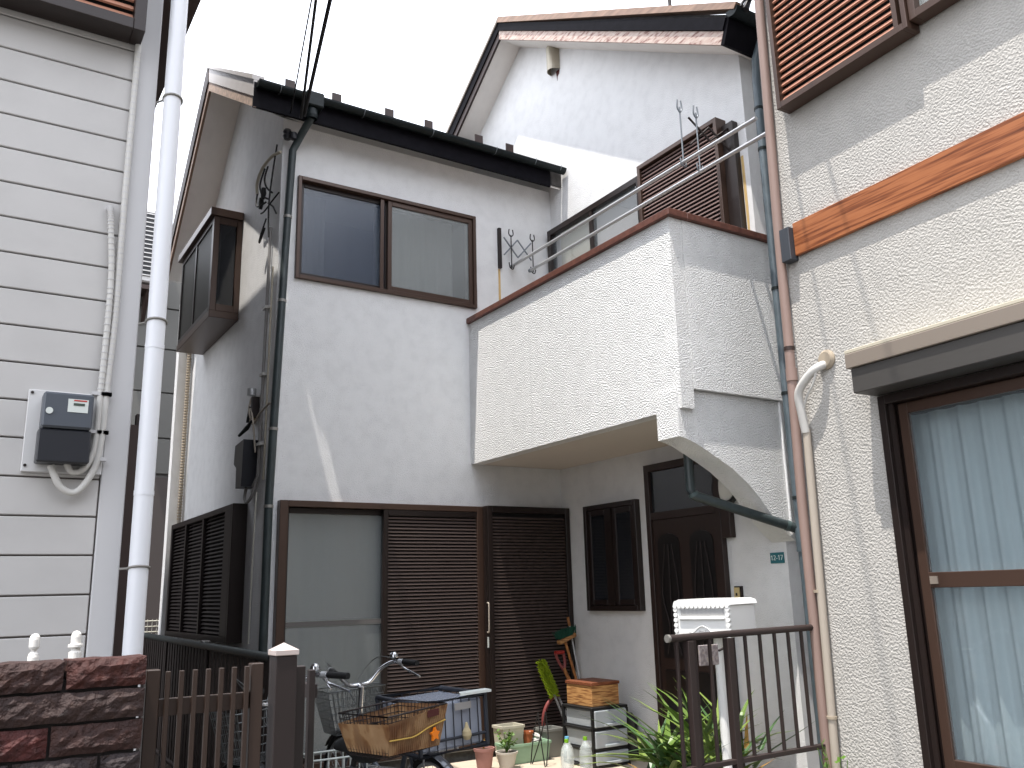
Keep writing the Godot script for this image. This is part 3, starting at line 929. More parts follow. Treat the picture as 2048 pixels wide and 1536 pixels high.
func house_services() -> void:
	pipe("downpipe", "dark grey green downpipe at the white house's left corner", "drainpipe", [Vector3(2.27, 5.6, -6.70), Vector3(2.235, 5.5, -6.84), Vector3(2.185, 5.36, -6.93), Vector3(2.155, 4.4, -6.945), Vector3(2.145, 3.95, -6.945), Vector3(2.115, 2.87, -6.945), Vector3(2.10, 2.26, -6.945), Vector3(2.10, 0.05, -6.945)], 0.034, M.drain_dark, [0.38, 0.57, 0.72, 0.86])
	var t := pipe("downpipe", "grey blue downpipe beside the balcony, running down beside the pinkish one", "drainpipe", [Vector3(5.03, 5.75, -4.03), Vector3(5.035, 5.6, -4.12), Vector3(5.04, 5.4, -4.14), Vector3(4.975, 4.78, -4.09), Vector3(4.965, 3.1, -4.09), Vector3(4.96, 2.45, -4.09), Vector3(4.968, 1.85, -4.09), Vector3(4.968, 1.8, -4.09), Vector3(4.97, 0.05, -4.09)], 0.033, M.drain_blue, [0.3, 0.375, 0.46, 0.55, 0.7], "", M.gutter)
	part("joint", tubem([Vector3(4.968, 1.72, -4.09), Vector3(4.968, 1.88, -4.09)], 0.042, 12), M.drain_blue, t)
	pipe("porch_drain", "dark green drainpipe slanting under the balcony across the doorway", "drainpipe", [Vector3(4.29, 2.66, -4.44), Vector3(4.29, 2.16, -4.44), Vector3(4.31, 2.12, -4.43), Vector3(4.965, 1.88, -4.12)], 0.034, M.drain_dark, [0.62, 0.97], "", M.drain_green)
	# porch lamp
	t = thing("porch_lamp", "round white globe lamp with black ring beside the front door", "lamp", Vector3(5.02, 2.2, -4.78))
	var s := begin()
	lathe(s, [Vector2(0.0, 0.035), Vector2(0.05, 0.032), Vector2(0.085, 0.024), Vector2(0.105, 0.012), Vector2(0.11, 0.0)], Vector3(5.0, 2.24, -4.78), 20, Basis(Vector3.BACK, PI / 2))
	part("globe", s, M.lamp_globe, t)
	var ring := []
	for k in 24:
		var a := TAU * k / 24
		ring.append(Vector3(4.985, 2.24 + sin(a) * 0.122, -4.78 + cos(a) * 0.122))
	part("ring", tubem(ring, 0.022, 8, true), M.black_plastic, t)
	tag(part("wall_box", boxm(4.96, 5.018, 1.86, 2.075, -4.83, -4.74, 0.004), M.door_brown), "dark brown box on the wall right of the door", "wall box")
	t = thing("doorbell", "small cream doorbell in a dark frame, above the white mailbox", "doorbell", Vector3(5.02, 1.42, -4.75))
	part("plate", boxm(5.0, 5.018, 1.38, 1.50, -4.79, -4.715, 0.002), M.old_iron, t)
	part("button_panel", boxm(4.99, 4.999, 1.39, 1.49, -4.785, -4.732, 0.002), M.cream_plastic, t)
	part("button", boxm(4.985, 4.989, 1.43, 1.45, -4.765, -4.75), M.old_iron, t)
	t = thing("number_plate", "teal house number plate reading 12-17 near the downpipe", "sign", Vector3(5.02, 1.65, -4.37))
	part("plate", boxm(5.012, 5.018, 1.652, 1.728, -4.425, -4.30, 0.001), M.sign_teal, t)
	text("numerals", "12-17", 0.034, Vector3(5.0105, 1.69, -4.3625), Basis(Vector3.UP, -PI / 2), M.sign_white, t)
	# laundry poles and their holders
	for q in [[4.50, 4.715, -6.952, "upper"], [4.675, 4.678, -6.89, "lower"]]:
		var z1: float = -3.73 if q[3] == "upper" else -3.75
		t = thing("laundry_pole", ("steel laundry pole over the balcony, the %s of the two") % q[3], "laundry pole", Vector3(q[0], q[1], -5.4), "laundry poles over the balcony")
		part("tube", tubem([Vector3(q[0], q[1], q[2]), Vector3(q[0], q[1] + 0.008, z1)], 0.0165, 10), M.steel, t)
		part("end_cap", tubem([Vector3(q[0], q[1], q[2] - 0.03), Vector3(q[0], q[1], q[2])], 0.02, 10), M.bracket_grey, t)
	t = thing("pole_holder", "rusty folding laundry pole holder on the front wall beside the window", "pole holder", Vector3(4.36, 4.7, -7.0), "laundry pole holders")
	part("wall_plate", boxm(4.345, 4.375, 4.67, 5.10, -6.998, -6.965), M.old_iron, t)
	s = begin()
	for k in 2:
		var x0 := 4.38 + k * 0.165
		for q in [[4.99, 4.80], [4.80, 4.99]]:
			tube(s, [Vector3(x0, q[0], -6.93), Vector3(x0 + 0.165, q[1], -6.93)], 0.008, 5)
	part("scissor_arm", s, M.bracket_grey, t)
	for x in [4.455, 4.715]:
		s = begin()
		tube(s, [Vector3(x, 4.67, -6.91), Vector3(x, 5.02, -6.91)], 0.006, 5)
		for sg in [-1, 1]:
			tube(s, curve([Vector3(x, 5.0, -6.91), Vector3(x + sg * 0.026, 5.03, -6.91), Vector3(x + sg * 0.02, 5.08, -6.91)], 4), 0.006, 5)
		tube(s, curve([Vector3(x - 0.03, 4.72, -6.91), Vector3(x - 0.02, 4.67, -6.91), Vector3(x + 0.015, 4.655, -6.91), Vector3(x + 0.03, 4.70, -6.91)], 4), 0.006, 5)
		part("hook", s, M.old_iron, t)
	part("rust_stain", boxm(4.348, 4.372, 4.30, 4.665, -6.9985, -6.9965), M.rust_stain, t)
	t = thing("pole_holder", "blackened folding laundry pole holder above the balcony shutter", "pole holder", Vector3(4.98, 5.1, -4.45), "laundry pole holders")
	part("wall_plate", boxm(4.985, 5.018, 4.70, 5.16, -4.40, -4.36), M.old_iron, t)
	s = begin()
	for q in [[[4.97, 5.12, -4.4], [4.80, 4.98, -4.46]], [[4.97, 4.9, -4.4], [4.80, 5.1, -4.46]], [[4.80, 4.98, -4.46], [4.62, 5.16, -4.5]], [[4.80, 5.1, -4.46], [4.62, 4.92, -4.5]]]:
		tube(s, [Vector3(q[0][0], q[0][1], q[0][2]), Vector3(q[1][0], q[1][1], q[1][2])], 0.009, 5)
	part("scissor_arm", s, M.old_iron, t)
	for x in [4.50, 4.675]:
		s = begin()
		tube(s, [Vector3(x, 4.70, -4.47), Vector3(x, 5.20, -4.47)], 0.007, 5)
		for sg in [-1, 1]:
			tube(s, curve([Vector3(x, 5.15, -4.47), Vector3(x + sg * 0.025, 5.19, -4.47), Vector3(x + sg * 0.018, 5.26, -4.47)], 4), 0.007, 5)
		tube(s, curve([Vector3(x - 0.03, 4.75, -4.47), Vector3(x - 0.022, 4.695, -4.47), Vector3(x + 0.02, 4.69, -4.47), Vector3(x + 0.03, 4.74, -4.47)], 4), 0.007, 5)
		part("hook", s, M.bracket_grey, t)
	# electric service at the left corner
	t = thing("service_drop", "tangle of service wires and black splices at the house corner", "wiring", Vector3(2.08, 5.2, -7.2))
	s = begin()
	lathe(s, [Vector2(0.0, 0.05), Vector2(0.03, 0.045), Vector2(0.042, 0.02), Vector2(0.03, 0.0), Vector2(0.042, -0.02), Vector2(0.03, -0.045), Vector2(0.0, -0.05)], Vector3(2.13, 5.50, -6.92), 12)
	lathe(s, [Vector2(0.0, 0.04), Vector2(0.03, 0.03), Vector2(0.036, 0.0), Vector2(0.03, -0.03), Vector2(0.0, -0.04)], Vector3(2.17, 5.47, -6.87), 12)
	part("insulator", s, M.meter_dark, t)
	part("white_conduit", tubem(curve([Vector3(2.10, 5.36, -7.0), Vector3(2.06, 5.36, -7.12), Vector3(2.03, 5.32, -7.3), Vector3(2.02, 5.22, -7.42), Vector3(2.03, 5.12, -7.44)], 5), 0.014, 8), M.cream_tube, t)
	for q in [[[2.04, 5.30, -7.26], [2.03, 5.18, -7.36], [2.04, 5.05, -7.30], [2.07, 4.98, -7.2]], [[2.05, 5.3, -7.2], [2.04, 5.2, -7.26], [2.05, 5.1, -7.22], [2.08, 5.02, -7.14]], [[2.03, 5.12, -7.44], [2.02, 5.0, -7.42], [2.03, 4.96, -7.34], [2.06, 4.97, -7.25]]]:
		part("cable_tail", tubem(curve(q.map(func(a): return Vector3(a[0], a[1], a[2])), 5), 0.009, 6), M.cable_black, t)
	for q in [[2.04, 5.06, -7.27], [2.04, 4.985, -7.33]]:
		part("splice", tubem([Vector3(q[0], q[1] + 0.05, q[2]), Vector3(q[0], q[1], q[2]), Vector3(q[0], q[1] - 0.05, q[2] - 0.02)], [0.02, 0.026, 0.016], 8), M.black_rubber, t)
	for q in [[[2.05, 4.9, -7.36], [2.05, 4.88, -7.25], [2.07, 4.92, -7.1], [2.10, 4.97, -7.0]], [[2.06, 4.93, -7.18], [2.08, 4.87, -7.1], [2.09, 4.78, -7.03]], [[2.08, 5.45, -7.05], [2.07, 5.2, -7.12], [2.06, 4.9, -7.16], [2.07, 4.6, -7.16]], [[2.06, 4.8, -7.22], [2.04, 4.65, -7.32], [2.05, 4.62, -7.36], [2.06, 4.72, -7.25]]]:
		part("cable_tail", tubem(curve(q.map(func(a): return Vector3(a[0], a[1], a[2])), 5), 0.008, 6), M.cable_black, t)
	t = thing("conduit", "grey conduit running down the left side wall of the white house", "conduit", Vector3(2.09, 2.4, -7.2))
	part("tube", tubem([Vector3(2.09, 4.7, -7.17), Vector3(2.09, 3.1, -7.22), Vector3(2.09, 2.5, -7.24), Vector3(2.08, 2.42, -7.34)], 0.014, 8), M.grey_tube, t)
	part("tube", tubem([Vector3(2.095, 4.3, -7.08), Vector3(2.095, 2.45, -7.10)], 0.009, 6), M.cream_tube, t)
	for y in [3.95, 3.35, 2.75]:
		part("clip", boxm(2.07, 2.113, y, y + 0.025, -7.26, -7.17), M.conduit_white, t)
	t = thing("service_box", "black plastic service box and wires on the side wall", "meter box", Vector3(2.05, 2.5, -7.5))
	s = begin()
	prism(s, 0, PackedVector2Array([Vector2(-7.62, 2.80), Vector2(-7.36, 2.82), Vector2(-7.38, 2.42), Vector2(-7.55, 2.42), Vector2(-7.56, 2.60), Vector2(-7.64, 2.64)]), 1.99, 2.112)
	part("box", s, M.meter_dark, t)
	part("loop_wire", tubem(curve([Vector3(2.06, 2.43, -7.46), Vector3(2.05, 2.34, -7.47), Vector3(2.05, 2.29, -7.40), Vector3(2.06, 2.33, -7.30), Vector3(2.08, 2.45, -7.25)], 5), 0.013, 8), M.grey_tube, t)
	part("yellow_wire", tubem(curve([Vector3(2.08, 2.36, -7.22), Vector3(2.07, 2.25, -7.20), Vector3(2.07, 1.9, -7.22), Vector3(2.07, 1.15, -7.24)], 4), 0.007, 6), M.curtain_beige, t)
	part("bracket", boxm(2.06, 2.112, 3.0, 3.12, -7.5, -7.42), M.cream_plastic, t)
	part("bracket", boxm(2.05, 2.112, 3.02, 3.2, -7.40, -7.36), M.old_iron, t)
	s = begin()
	lathe(s, [Vector2(0.0, 0.06), Vector2(0.04, 0.06), Vector2(0.04, 0.0), Vector2(0.0, 0.0)], Vector3(2.06, 3.22, -7.43), 12)
	part("cap", s, M.steel, t)
	s = begin()
	tube(s, curve([Vector3(2.06, 3.2, -7.43), Vector3(2.04, 3.1, -7.42), Vector3(2.05, 3.0, -7.38), Vector3(2.06, 2.95, -7.33), Vector3(2.07, 3.02, -7.2), Vector3(2.1, 3.08, -7.02)], 4), 0.009, 6)
	tube(s, curve([Vector3(2.05, 3.1, -7.4), Vector3(2.05, 2.98, -7.32), Vector3(2.06, 2.85, -7.3), Vector3(2.07, 2.7, -7.28)], 4), 0.008, 6)
	part("wire", s, M.tape_cream, t)
	s = begin()
	tube(s, [Vector3(2.05, 2.98, -7.35), Vector3(2.03, 2.93, -7.42), Vector3(2.0, 2.88, -7.55)], [0.012, 0.02, 0.012], 8)
	tube(s, [Vector3(2.05, 3.12, -7.42), Vector3(2.04, 2.98, -7.45)], 0.014, 8)
	part("splice", s, M.black_rubber, t)
	# duct on the rear pilaster
	t = thing("flexible_duct", "cream corrugated duct behind the bay window on the side wall", "duct", Vector3(2.08, 2.4, -10.1))
	s = begin()
	for k in 60:
		var y := 4.3 - k * 0.032
		lathe(s, [Vector2(0.021, 0.0), Vector2(0.025, 0.008), Vector2(0.025, 0.016), Vector2(0.021, 0.024)], Vector3(2.07, y - 0.05, -10.11), 8)
	part("ribs", s, M.putty, t)
	part("tube", tubem([Vector3(2.07, 4.3, -10.11), Vector3(2.07, 0.2, -10.11)], 0.021, 8), M.tape_cream, t)
	# television aerial on the gable roof
	t = thing("aerial_mast", "thin aerial mast with stay wires on the gable roof", "antenna", Vector3(6.5, 7.2, -6.48))
	part("mast", tubem([Vector3(6.5, 7.0, -6.48), Vector3(6.5, 9.6, -6.48)], 0.022, 8), M.old_iron, t)
	s = begin()
	for q in [Vector3(5.4, 7.3, -6.9), Vector3(7.6, 7.2, -6.2), Vector3(6.2, 7.55, -7.3)]:
		tube(s, [Vector3(6.5, 8.6, -6.48), q], 0.004, 4)
	part("stay_wire", s, M.wire_grey, t)
	# wire holder at the gutter's end
	t = thing("wire_bracket", "black wire bracket at the right gable's gutter end", "bracket", Vector3(4.8, 5.95, -3.98))
	s = begin()
	tube(s, curve([Vector3(4.78, 5.86, -3.96), Vector3(4.82, 5.97, -3.94), Vector3(4.86, 6.04, -3.92), Vector3(4.88, 6.16, -3.9)], 4), [0.03] + range(12).map(func(k): return 0.028 - 0.0012 * k), 8)
	tube(s, curve([Vector3(4.72, 5.86, -3.95), Vector3(4.75, 5.92, -3.93), Vector3(4.84, 5.94, -3.9)], 4), 0.012, 6)
	part("arm", s, M.black_plastic, t)
	s = begin()
	tube(s, curve([Vector3(4.86, 6.0, -3.92), Vector3(4.90, 6.15, -3.88), Vector3(4.84, 6.4, -3.84), Vector3(4.9, 7.2, -3.6)], 5), 0.006, 5)
	tube(s, curve([Vector3(4.84, 6.02, -3.92), Vector3(4.80, 6.15, -3.9), Vector3(4.88, 6.3, -3.84), Vector3(4.8, 7.2, -3.5)], 5), 0.006, 5)
	part("wire", s, M.cable_black, t)

func text(called: String, words: String, height: float, at: Vector3, turn: Basis, m: Material, parent: Node) -> void:
	var f := SystemFont.new()
	f.font_names = PackedStringArray(["Droid Sans"])
	var tm := TextMesh.new()
	tm.text = words
	tm.font = f
	tm.font_size = 32
	tm.pixel_size = height / 24.0
	tm.depth = 0.002
	part(called, tm, m, parent, Transform3D(turn, at))

# ------------------------------------------------ neighbour on the left, clad in boards
func siding_house() -> void:
	var zf := -3.88
	var h := thing("siding_house", "pale grey house clad in horizontal siding boards on the left", "house", Vector3(-1.0, 0, -6))
	part("wall", boxm(-3.2, 0.548, 0.0, 6.748, -9.0, zf - 0.04), M.side_dark, h)
	part("board_backing", boxm(-3.2, 0.479, 0.0, 6.748, zf - 0.039, zf - 0.018), M.groove, h)
	var s := begin()
	box(s, -3.15, 0.474, -0.0725, 0.0725, -0.0175, 0.0, 0.003)
	var me := s.commit()
	for i in 42:
		part("siding_board", me, M.siding, h, Transform3D(Basis.IDENTITY, Vector3(0, 0.243 + i * 0.15175, zf)))
	part("corner_trim", boxm(0.48, 0.576, 0.0, 6.747, -4.0, zf + 0.004, 0.004), M.siding_trim, h)
	# eave along the side, brown
	var e := begin()
	box(e, -4.0, 1.376, 6.75, 6.95, -9.7, -3.1)
	part("eave", e, M.eave_brown, h)
	# shuttered upper window
	s = begin()
	frame(s, 2, -3.87, -3.74, -1.6, 0.49, 3.985, 5.2, 0.05, 0.055)
	var w := part("shutter", s, M.bronze_dark, h)
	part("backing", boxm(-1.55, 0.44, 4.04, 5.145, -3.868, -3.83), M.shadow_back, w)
	louvres(w, M.orange_slat, 0, 1.985, Vector3(-0.555, 0, -3.785), 4.045, 5.14, 0.045, 0.034, 0.010, 1.0)
	# white downpipe
	var t := thing("white_downpipe", "thick white downpipe at the corner of the siding house", "drainpipe", Vector3(0.635, 0, -3.8))
	part("tube", tubem([Vector3(0.633, 6.3, -3.8), Vector3(0.636, 0.0, -3.8)], 0.038, 20), M.white_pipe, t)
	for y in [1.62, 2.24]:
		part("socket", tubem([Vector3(0.635, y + 0.3, -3.8), Vector3(0.635, y + 0.32, -3.8)], 0.0395, 20), M.white_pipe, t)
	for y in [1.63, 2.66, 3.72]:
		s = begin()
		var ring := []
		for k in 16:
			var a := TAU * k / 16
			ring.append(Vector3(0.635 + cos(a) * 0.041, y + 0.008 * sin(a), -3.8 + sin(a) * 0.041))
		tube(s, ring, 0.0055, 5, true)
		tube(s, [Vector3(0.575, y, -3.86), Vector3(0.6, y, -3.82)], 0.005, 5)
		part("pipe_clamp", s, M.band_metal, t)
	# electricity meter
	t = thing("electricity_meter", "dark grey electricity meter on a white board on the siding", "meter", Vector3(0.33, 2.0, -3.86))
	part("board", boxm(0.19, 0.478, 2.005, 2.335, -3.879, -3.862, 0.003), M.board_white, t)
	part("meter_body", boxm(0.238, 0.418, 2.17, 2.312, -3.861, -3.765, 0.008), M.meter_grey, t)
	part("terminal_cover", boxm(0.232, 0.420, 2.035, 2.166, -3.861, -3.775, 0.006), M.meter_dark, t)
	var lab := part("label", boxm(0.325, 0.398, 2.235, 2.288, -3.7645, -3.763), M.label_white, t)
	part("display", boxm(0.345, 0.385, 2.262, 2.272, -3.7625, -3.7615), M.lcd, lab)
	part("red_mark", boxm(0.345, 0.392, 2.280, 2.285, -3.7625, -3.7615), M.red_mark, lab)
	part("seal", tubem([Vector3(0.262, 2.235, -3.764), Vector3(0.262, 2.235, -3.76)], 0.013, 14), M.label_white, t)
	for q in [[0.203, 2.322], [0.203, 2.03], [0.462, 2.318], [0.44, 2.02]]:
		part("screw", tubem([Vector3(q[0], q[1], -3.861), Vector3(q[0], q[1], -3.858)], 0.006, 8), M.old_iron, t)
	# ribbed conduits
	var paths := [[[0.482, 4.02, -3.862], [0.480, 3.6, -3.862], [0.478, 3.1, -3.862], [0.480, 2.7, -3.862], [0.470, 2.35, -3.855], [0.465, 2.15, -3.85], [0.445, 2.02, -3.845], [0.39, 1.93, -3.84], [0.33, 1.95, -3.835], [0.29, 2.03, -3.83]], [[0.42, 3.165, -3.885], [0.425, 3.155, -3.855], [0.435, 3.05, -3.855], [0.452, 2.8, -3.855], [0.448, 2.36, -3.85], [0.445, 2.15, -3.85], [0.43, 2.06, -3.845], [0.40, 2.015, -3.84], [0.365, 2.01, -3.835], [0.345, 2.04, -3.83]]]
	for k in 2:
		t = thing("ribbed_conduit", ["long ribbed white conduit looping from the upper window to the meter", "shorter ribbed white conduit that leaves a hole in the siding"][k], "conduit", Vector3(0.45, 2.0, -3.86), "conduits at the meter")
		var pts := curve(paths[k].map(func(a): return Vector3(a[0], a[1], a[2])), 8)
		part("tube", tubem(pts, 0.0135 if k == 0 else 0.0125, 10), M.conduit_white, t)
		s = begin()
		var along := 0.0
		for i in pts.size() - 1:
			var d: Vector3 = pts[i + 1] - pts[i]
			var n := maxi(1, int(d.length() / 0.022))
			if pts[i].y < 2.33:
				break
			for j in n:
				var p: Vector3 = pts[i] + d * (float(j) / n)
				tube(s, [p, p + d.normalized() * 0.004], 0.0148, 8)
		stuff(part("tape_ribs", s, M.siding_trim, t))
		for y in [2.33, 2.17, 2.06]:
			if y > 2.1 or k == 0:
				part("clip", boxm(0.415 + 0.03 * (1 - k), 0.49, y, y + 0.014, -3.861, -3.838), M.siding_trim, t)
	# brown slatted screen behind the pipe
	t = thing("privacy_screen", "tall dark brown screen behind the white downpipe", "screen", Vector3(0.95, 0, -6))
	part("panel", boxm(0.80, 1.03, 0.0, 2.62, -6.03, -6.0), M.eave_brown, t)
	part("post", boxm(0.93, 1.05, 0.0, 2.70, -6.10, -6.035), M.iron_brown, t)

# ------------------------------------------------ neighbour on the right, cream stucco
func cream_house() -> void:
	LOC = Transform3D(Basis(Vector3.UP, deg_to_rad(-2.745)), Vector3.ZERO)
	var h := thing("cream_house", "cream rough stucco house with orange wood band on the right", "house", Vector3(4.8, 0, -1.5))
	var s := begin()
	wall(s, 0, 4.2, 4.36, -3.70, 3.0, 0.0, 6.6, [[-3.14, -1.30, 0.50, 2.52]])
	part("side_wall", s, M.stucco_cream, h)
	part("end_wall", boxm(4.362, 8.5, 0.0, 6.6, -3.695, -3.55), M.stucco_cream, h)
	part("roof", boxm(4.0, 8.7, 6.62, 6.75, -4.0, 3.2), M.roof_slate, h)
	# upper shutters
	s = begin()
	frame(s, 0, 4.195, 4.08, -3.545, -2.575, 4.51, 6.4, 0.03, 0.045)
	box(s, 4.085, 4.12, 4.556, 6.354, -2.66, -2.63)
	var sh := part("upper_shutter", s, M.bronze, h)
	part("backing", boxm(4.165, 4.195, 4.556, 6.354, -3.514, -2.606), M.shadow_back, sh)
	louvres(sh, M.orange_slat, 2, 0.85, Vector3(4.125, 0, -3.09), 4.56, 6.35, 0.052, 0.036, 0.012, 1.0)
	s = begin()
	frame(s, 0, 4.195, 4.10, -2.57, -0.9, 4.55, 6.4, 0.04, 0.05)
	sh = part("upper_window", s, M.bronze, h)
	part("pane", boxm(4.15, 4.154, 4.602, 6.348, -2.528, -0.942), M.screen_glass, sh)
	part("backing", boxm(4.18, 4.195, 4.602, 6.348, -2.528, -0.942), M.curtain_beige, sh)
	# wood band
	part("wood_band", boxm(4.168, 4.198, 3.532, 3.752, -3.598, 2.9, 0.003), M.wood_band, h)
	part("band_cap", boxm(4.128, 4.199, 3.505, 3.728, -3.678, -3.60, 0.004), M.slate_cap, h)
	# hood over the garden window
	s = begin()
	box(s, 3.985, 4.197, 2.668, 2.752, -3.175, -1.1, 0.004)
	var hood := part("window_hood", s, M.hood_light, h)
	part("hood_box", boxm(4.0, 4.197, 2.525, 2.666, -3.155, -1.12, 0.004), M.hood_dark, hood)
	part("drip_cap", boxm(3.99, 4.199, 2.754, 2.775, -3.178, -1.1, 0.003), M.cream_tube, hood)
	s = begin()
	frame(s, 0, 4.17, 4.34, -3.138, -1.302, 0.502, 2.518, 0.045, 0.05)
	var win := part("garden_window", s, M.bronze_dark, h)
	for x in [4.20, 4.245, 4.29]:
		part("track", boxm(x, x + 0.012, 0.553, 2.467, -3.092, -3.062), M.bronze_dark, win)
	s = begin()
	frame(s, 0, 4.235, 4.27, -3.06, -1.4, 0.56, 2.465, 0.055, 0.06)
	box(s, 4.23, 4.265, 1.465, 1.545, -3.004, -1.456, 0.003)
	var sash := part("sash", s, M.bronze, win)
	part("pane", boxm(4.250, 4.254, 1.546, 2.404, -3.004, -1.456), M.glass, sash)
	part("pane", boxm(4.250, 4.254, 0.621, 1.464, -3.004, -1.456), M.glass, sash)
	part("catch", boxm(4.222, 4.229, 1.485, 1.525, -2.995, -2.95), M.hood_light, sash)
	part("curtain", drape(0, 4.40, -3.12, -1.32, 0.53, 2.42, 44.0, 0.028, 8), M.curtain_blue, win)
	room_behind(win, 0, 4.362, 5.0, -3.2, -1.2, 0.45, 2.6, M.room)
	# pinkish brown downpipe at its corner
	var t := pipe("downpipe", "pinkish brown downpipe at the cream house's corner", "drainpipe", [Vector3(4.165, 6.5, -3.65), Vector3(4.165, 4.76, -3.688), Vector3(4.165, 3.84, -3.712), Vector3(4.165, 3.0, -3.722), Vector3(4.165, 2.0, -3.745), Vector3(4.165, 0.02, -3.752)], 0.031, M.pipe_brown, [0.61, 1.04, 1.17, 1.57, 1.86], "", M.rake_brown)
	part("socket", tubem([Vector3(4.165, 2.74, -3.725), Vector3(4.165, 2.82, -3.724)], 0.036, 12), M.pipe_brown, t)
	# air conditioner hose
	t = thing("cooling_hose", "white taped hose curving out of the cream wall down the pipe", "hose", Vector3(4.18, 2.8, -3.5))
	s = begin()
	lathe(s, [Vector2(0.0, 0.02), Vector2(0.045, 0.018), Vector2(0.062, 0.0), Vector2(0.06, -0.01)], Vector3(4.19, 2.82, -3.47), 16, Basis(Vector3.BACK, PI / 2))
	part("putty_ring", s, M.putty, t)
	part("hose", tubem(curve([Vector3(4.21, 2.80, -3.475), Vector3(4.14, 2.77, -3.50), Vector3(4.12, 2.72, -3.57), Vector3(4.12, 2.64, -3.645), Vector3(4.14, 2.52, -3.655), Vector3(4.16, 2.40, -3.657)], 6), 0.026, 12), M.conduit_white, t)
	part("drain_tail", tubem(curve([Vector3(4.13, 2.76, -3.50), Vector3(4.125, 2.68, -3.53), Vector3(4.13, 2.60, -3.60), Vector3(4.15, 2.5, -3.66)], 5), 0.008, 6), M.conduit_white, t)
	part("taped_run", tubem([Vector3(4.165, 2.42, -3.655), Vector3(4.165, 1.2, -3.68), Vector3(4.165, 0.1, -3.705)], 0.024, 10), M.tape_cream, t)
	for y in [1.45, 0.75]:
		part("clip", tubem([Vector3(4.165, y, -3.69), Vector3(4.165, y + 0.015, -3.69)], 0.03, 10), M.putty, t)
	LOC = Transform3D.IDENTITY

# ------------------------------------------------ house behind, seen through the gap
func rear_house() -> void:
	var h := thing("rear_house", "beige panel house seen through the gap at the back", "house", Vector3(2.0, 0, -14))
	part("wall", boxm(-5.0, 6.0, 0.0, 6.5, -18.0, -13.03), M.panel_seam, h)
	for q in [[5.08, 5.69], [4.43, 5.07], [3.765, 4.42], [3.25, 3.755], [5.70, 6.325]]:
		for k in 3:
			part("wall_panel", boxm(0.45 + k * 1.25, 1.69 + k * 1.25, q[0] + 0.006, q[1] - 0.006, -13.028, -13.0, 0.004), M.panel_beige, h)
	part("base_wall", boxm(0.45, 4.2, 0.0, 3.2, -13.028, -12.995), M.panel_base, h)
	var t := thing("air_conditioner", "white outdoor unit with black grille on the rear house", "air conditioner", Vector3(2.05, 5.9, -12.7))
	part("case", boxm(1.55, 2.16, 5.93, 7.05, -12.95, -12.62, 0.02), M.ac_white, t)
	part("grille_back", boxm(1.58, 2.07, 6.02, 6.99, -12.619, -12.612), M.black_plastic, t)
	var s := begin()
	for k in 15:
		box(s, 1.58, 2.07, 6.02 + k * 0.067, 6.035 + k * 0.067, -12.611, -12.60)
	box(s, 1.80, 1.815, 6.03, 6.98, -12.599, -12.59)
	part("grille_bar", s, M.ac_white, t)
	part("bracket", boxm(1.6, 2.12, 5.82, 5.88, -12.98, -12.6), M.eave_brown, t)
	s = begin()
	prism(s, 0, PackedVector2Array([Vector2(-12.97, 5.81), Vector2(-12.62, 5.81), Vector2(-12.97, 5.4)]), 1.95, 2.0)
	part("brace", s, M.eave_brown, t)
	# cream wire fence with a low wall
	t = thing("wire_fence", "cream wire fence on a low wall in the far gap", "fence", Vector3(1.7, 0, -10.9))
	part("low_wall", boxm(1.2, 2.3, 0.0, 1.1, -11.2, -11.0), M.foundation, t)
	s = begin()
	for y in [1.16, 1.22, 1.28]:
		tube(s, [Vector3(1.2, y, -10.95), Vector3(2.3, y, -10.95)], 0.008, 5)
	for k in 22:
		var x := 1.22 + k * 0.05
		tube(s, [Vector3(x, 1.1, -10.95), Vector3(x, 1.30, -10.95)], 0.006, 5)
	part("mesh_panel", s, M.curtain_beige, t)

# house across the lane, behind the camera: it takes its share of the sky and shows in the window panes
func opposite_house() -> void:
	var h := thing("opposite_house", "grey house with a tiled gable roof across the lane, behind the photographer", "house", Vector3(0, 0, 8))
	part("wall", boxm(-7.0, 9.0, 0.0, 6.0, 6.0, 12.0), M.panel_seam, h)
	var s := begin()
	prism(s, 0, PackedVector2Array([Vector2(5.4, 5.85), Vector2(9.0, 8.3), Vector2(12.6, 5.85), Vector2(12.6, 6.05), Vector2(9.0, 8.52), Vector2(5.4, 6.05)]), -7.5, 9.5)
	part("roof", s, M.roof_slate, h)
	s = begin()
	prism(s, 0, PackedVector2Array([Vector2(6.0, 6.0), Vector2(12.0, 6.0), Vector2(9.0, 8.1)]), -6.99, 8.99)
	part("gable", s, M.panel_seam, h)
	for q in [[-5.0, 3.6], [-1.0, 3.6], [3.0, 3.6], [-5.0, 0.9], [3.0, 0.9]]:
		s = begin()
		frame(s, 2, 5.93, 5.998, q[0], q[0] + 1.8, q[1], q[1] + 1.2, 0.06, 0.06)
		var w := part("window", s, M.bronze, h)
		part("pane", boxm(q[0] + 0.06, q[0] + 1.74, q[1] + 0.06, q[1] + 1.14, 5.96, 5.98), M.door_panel, w)

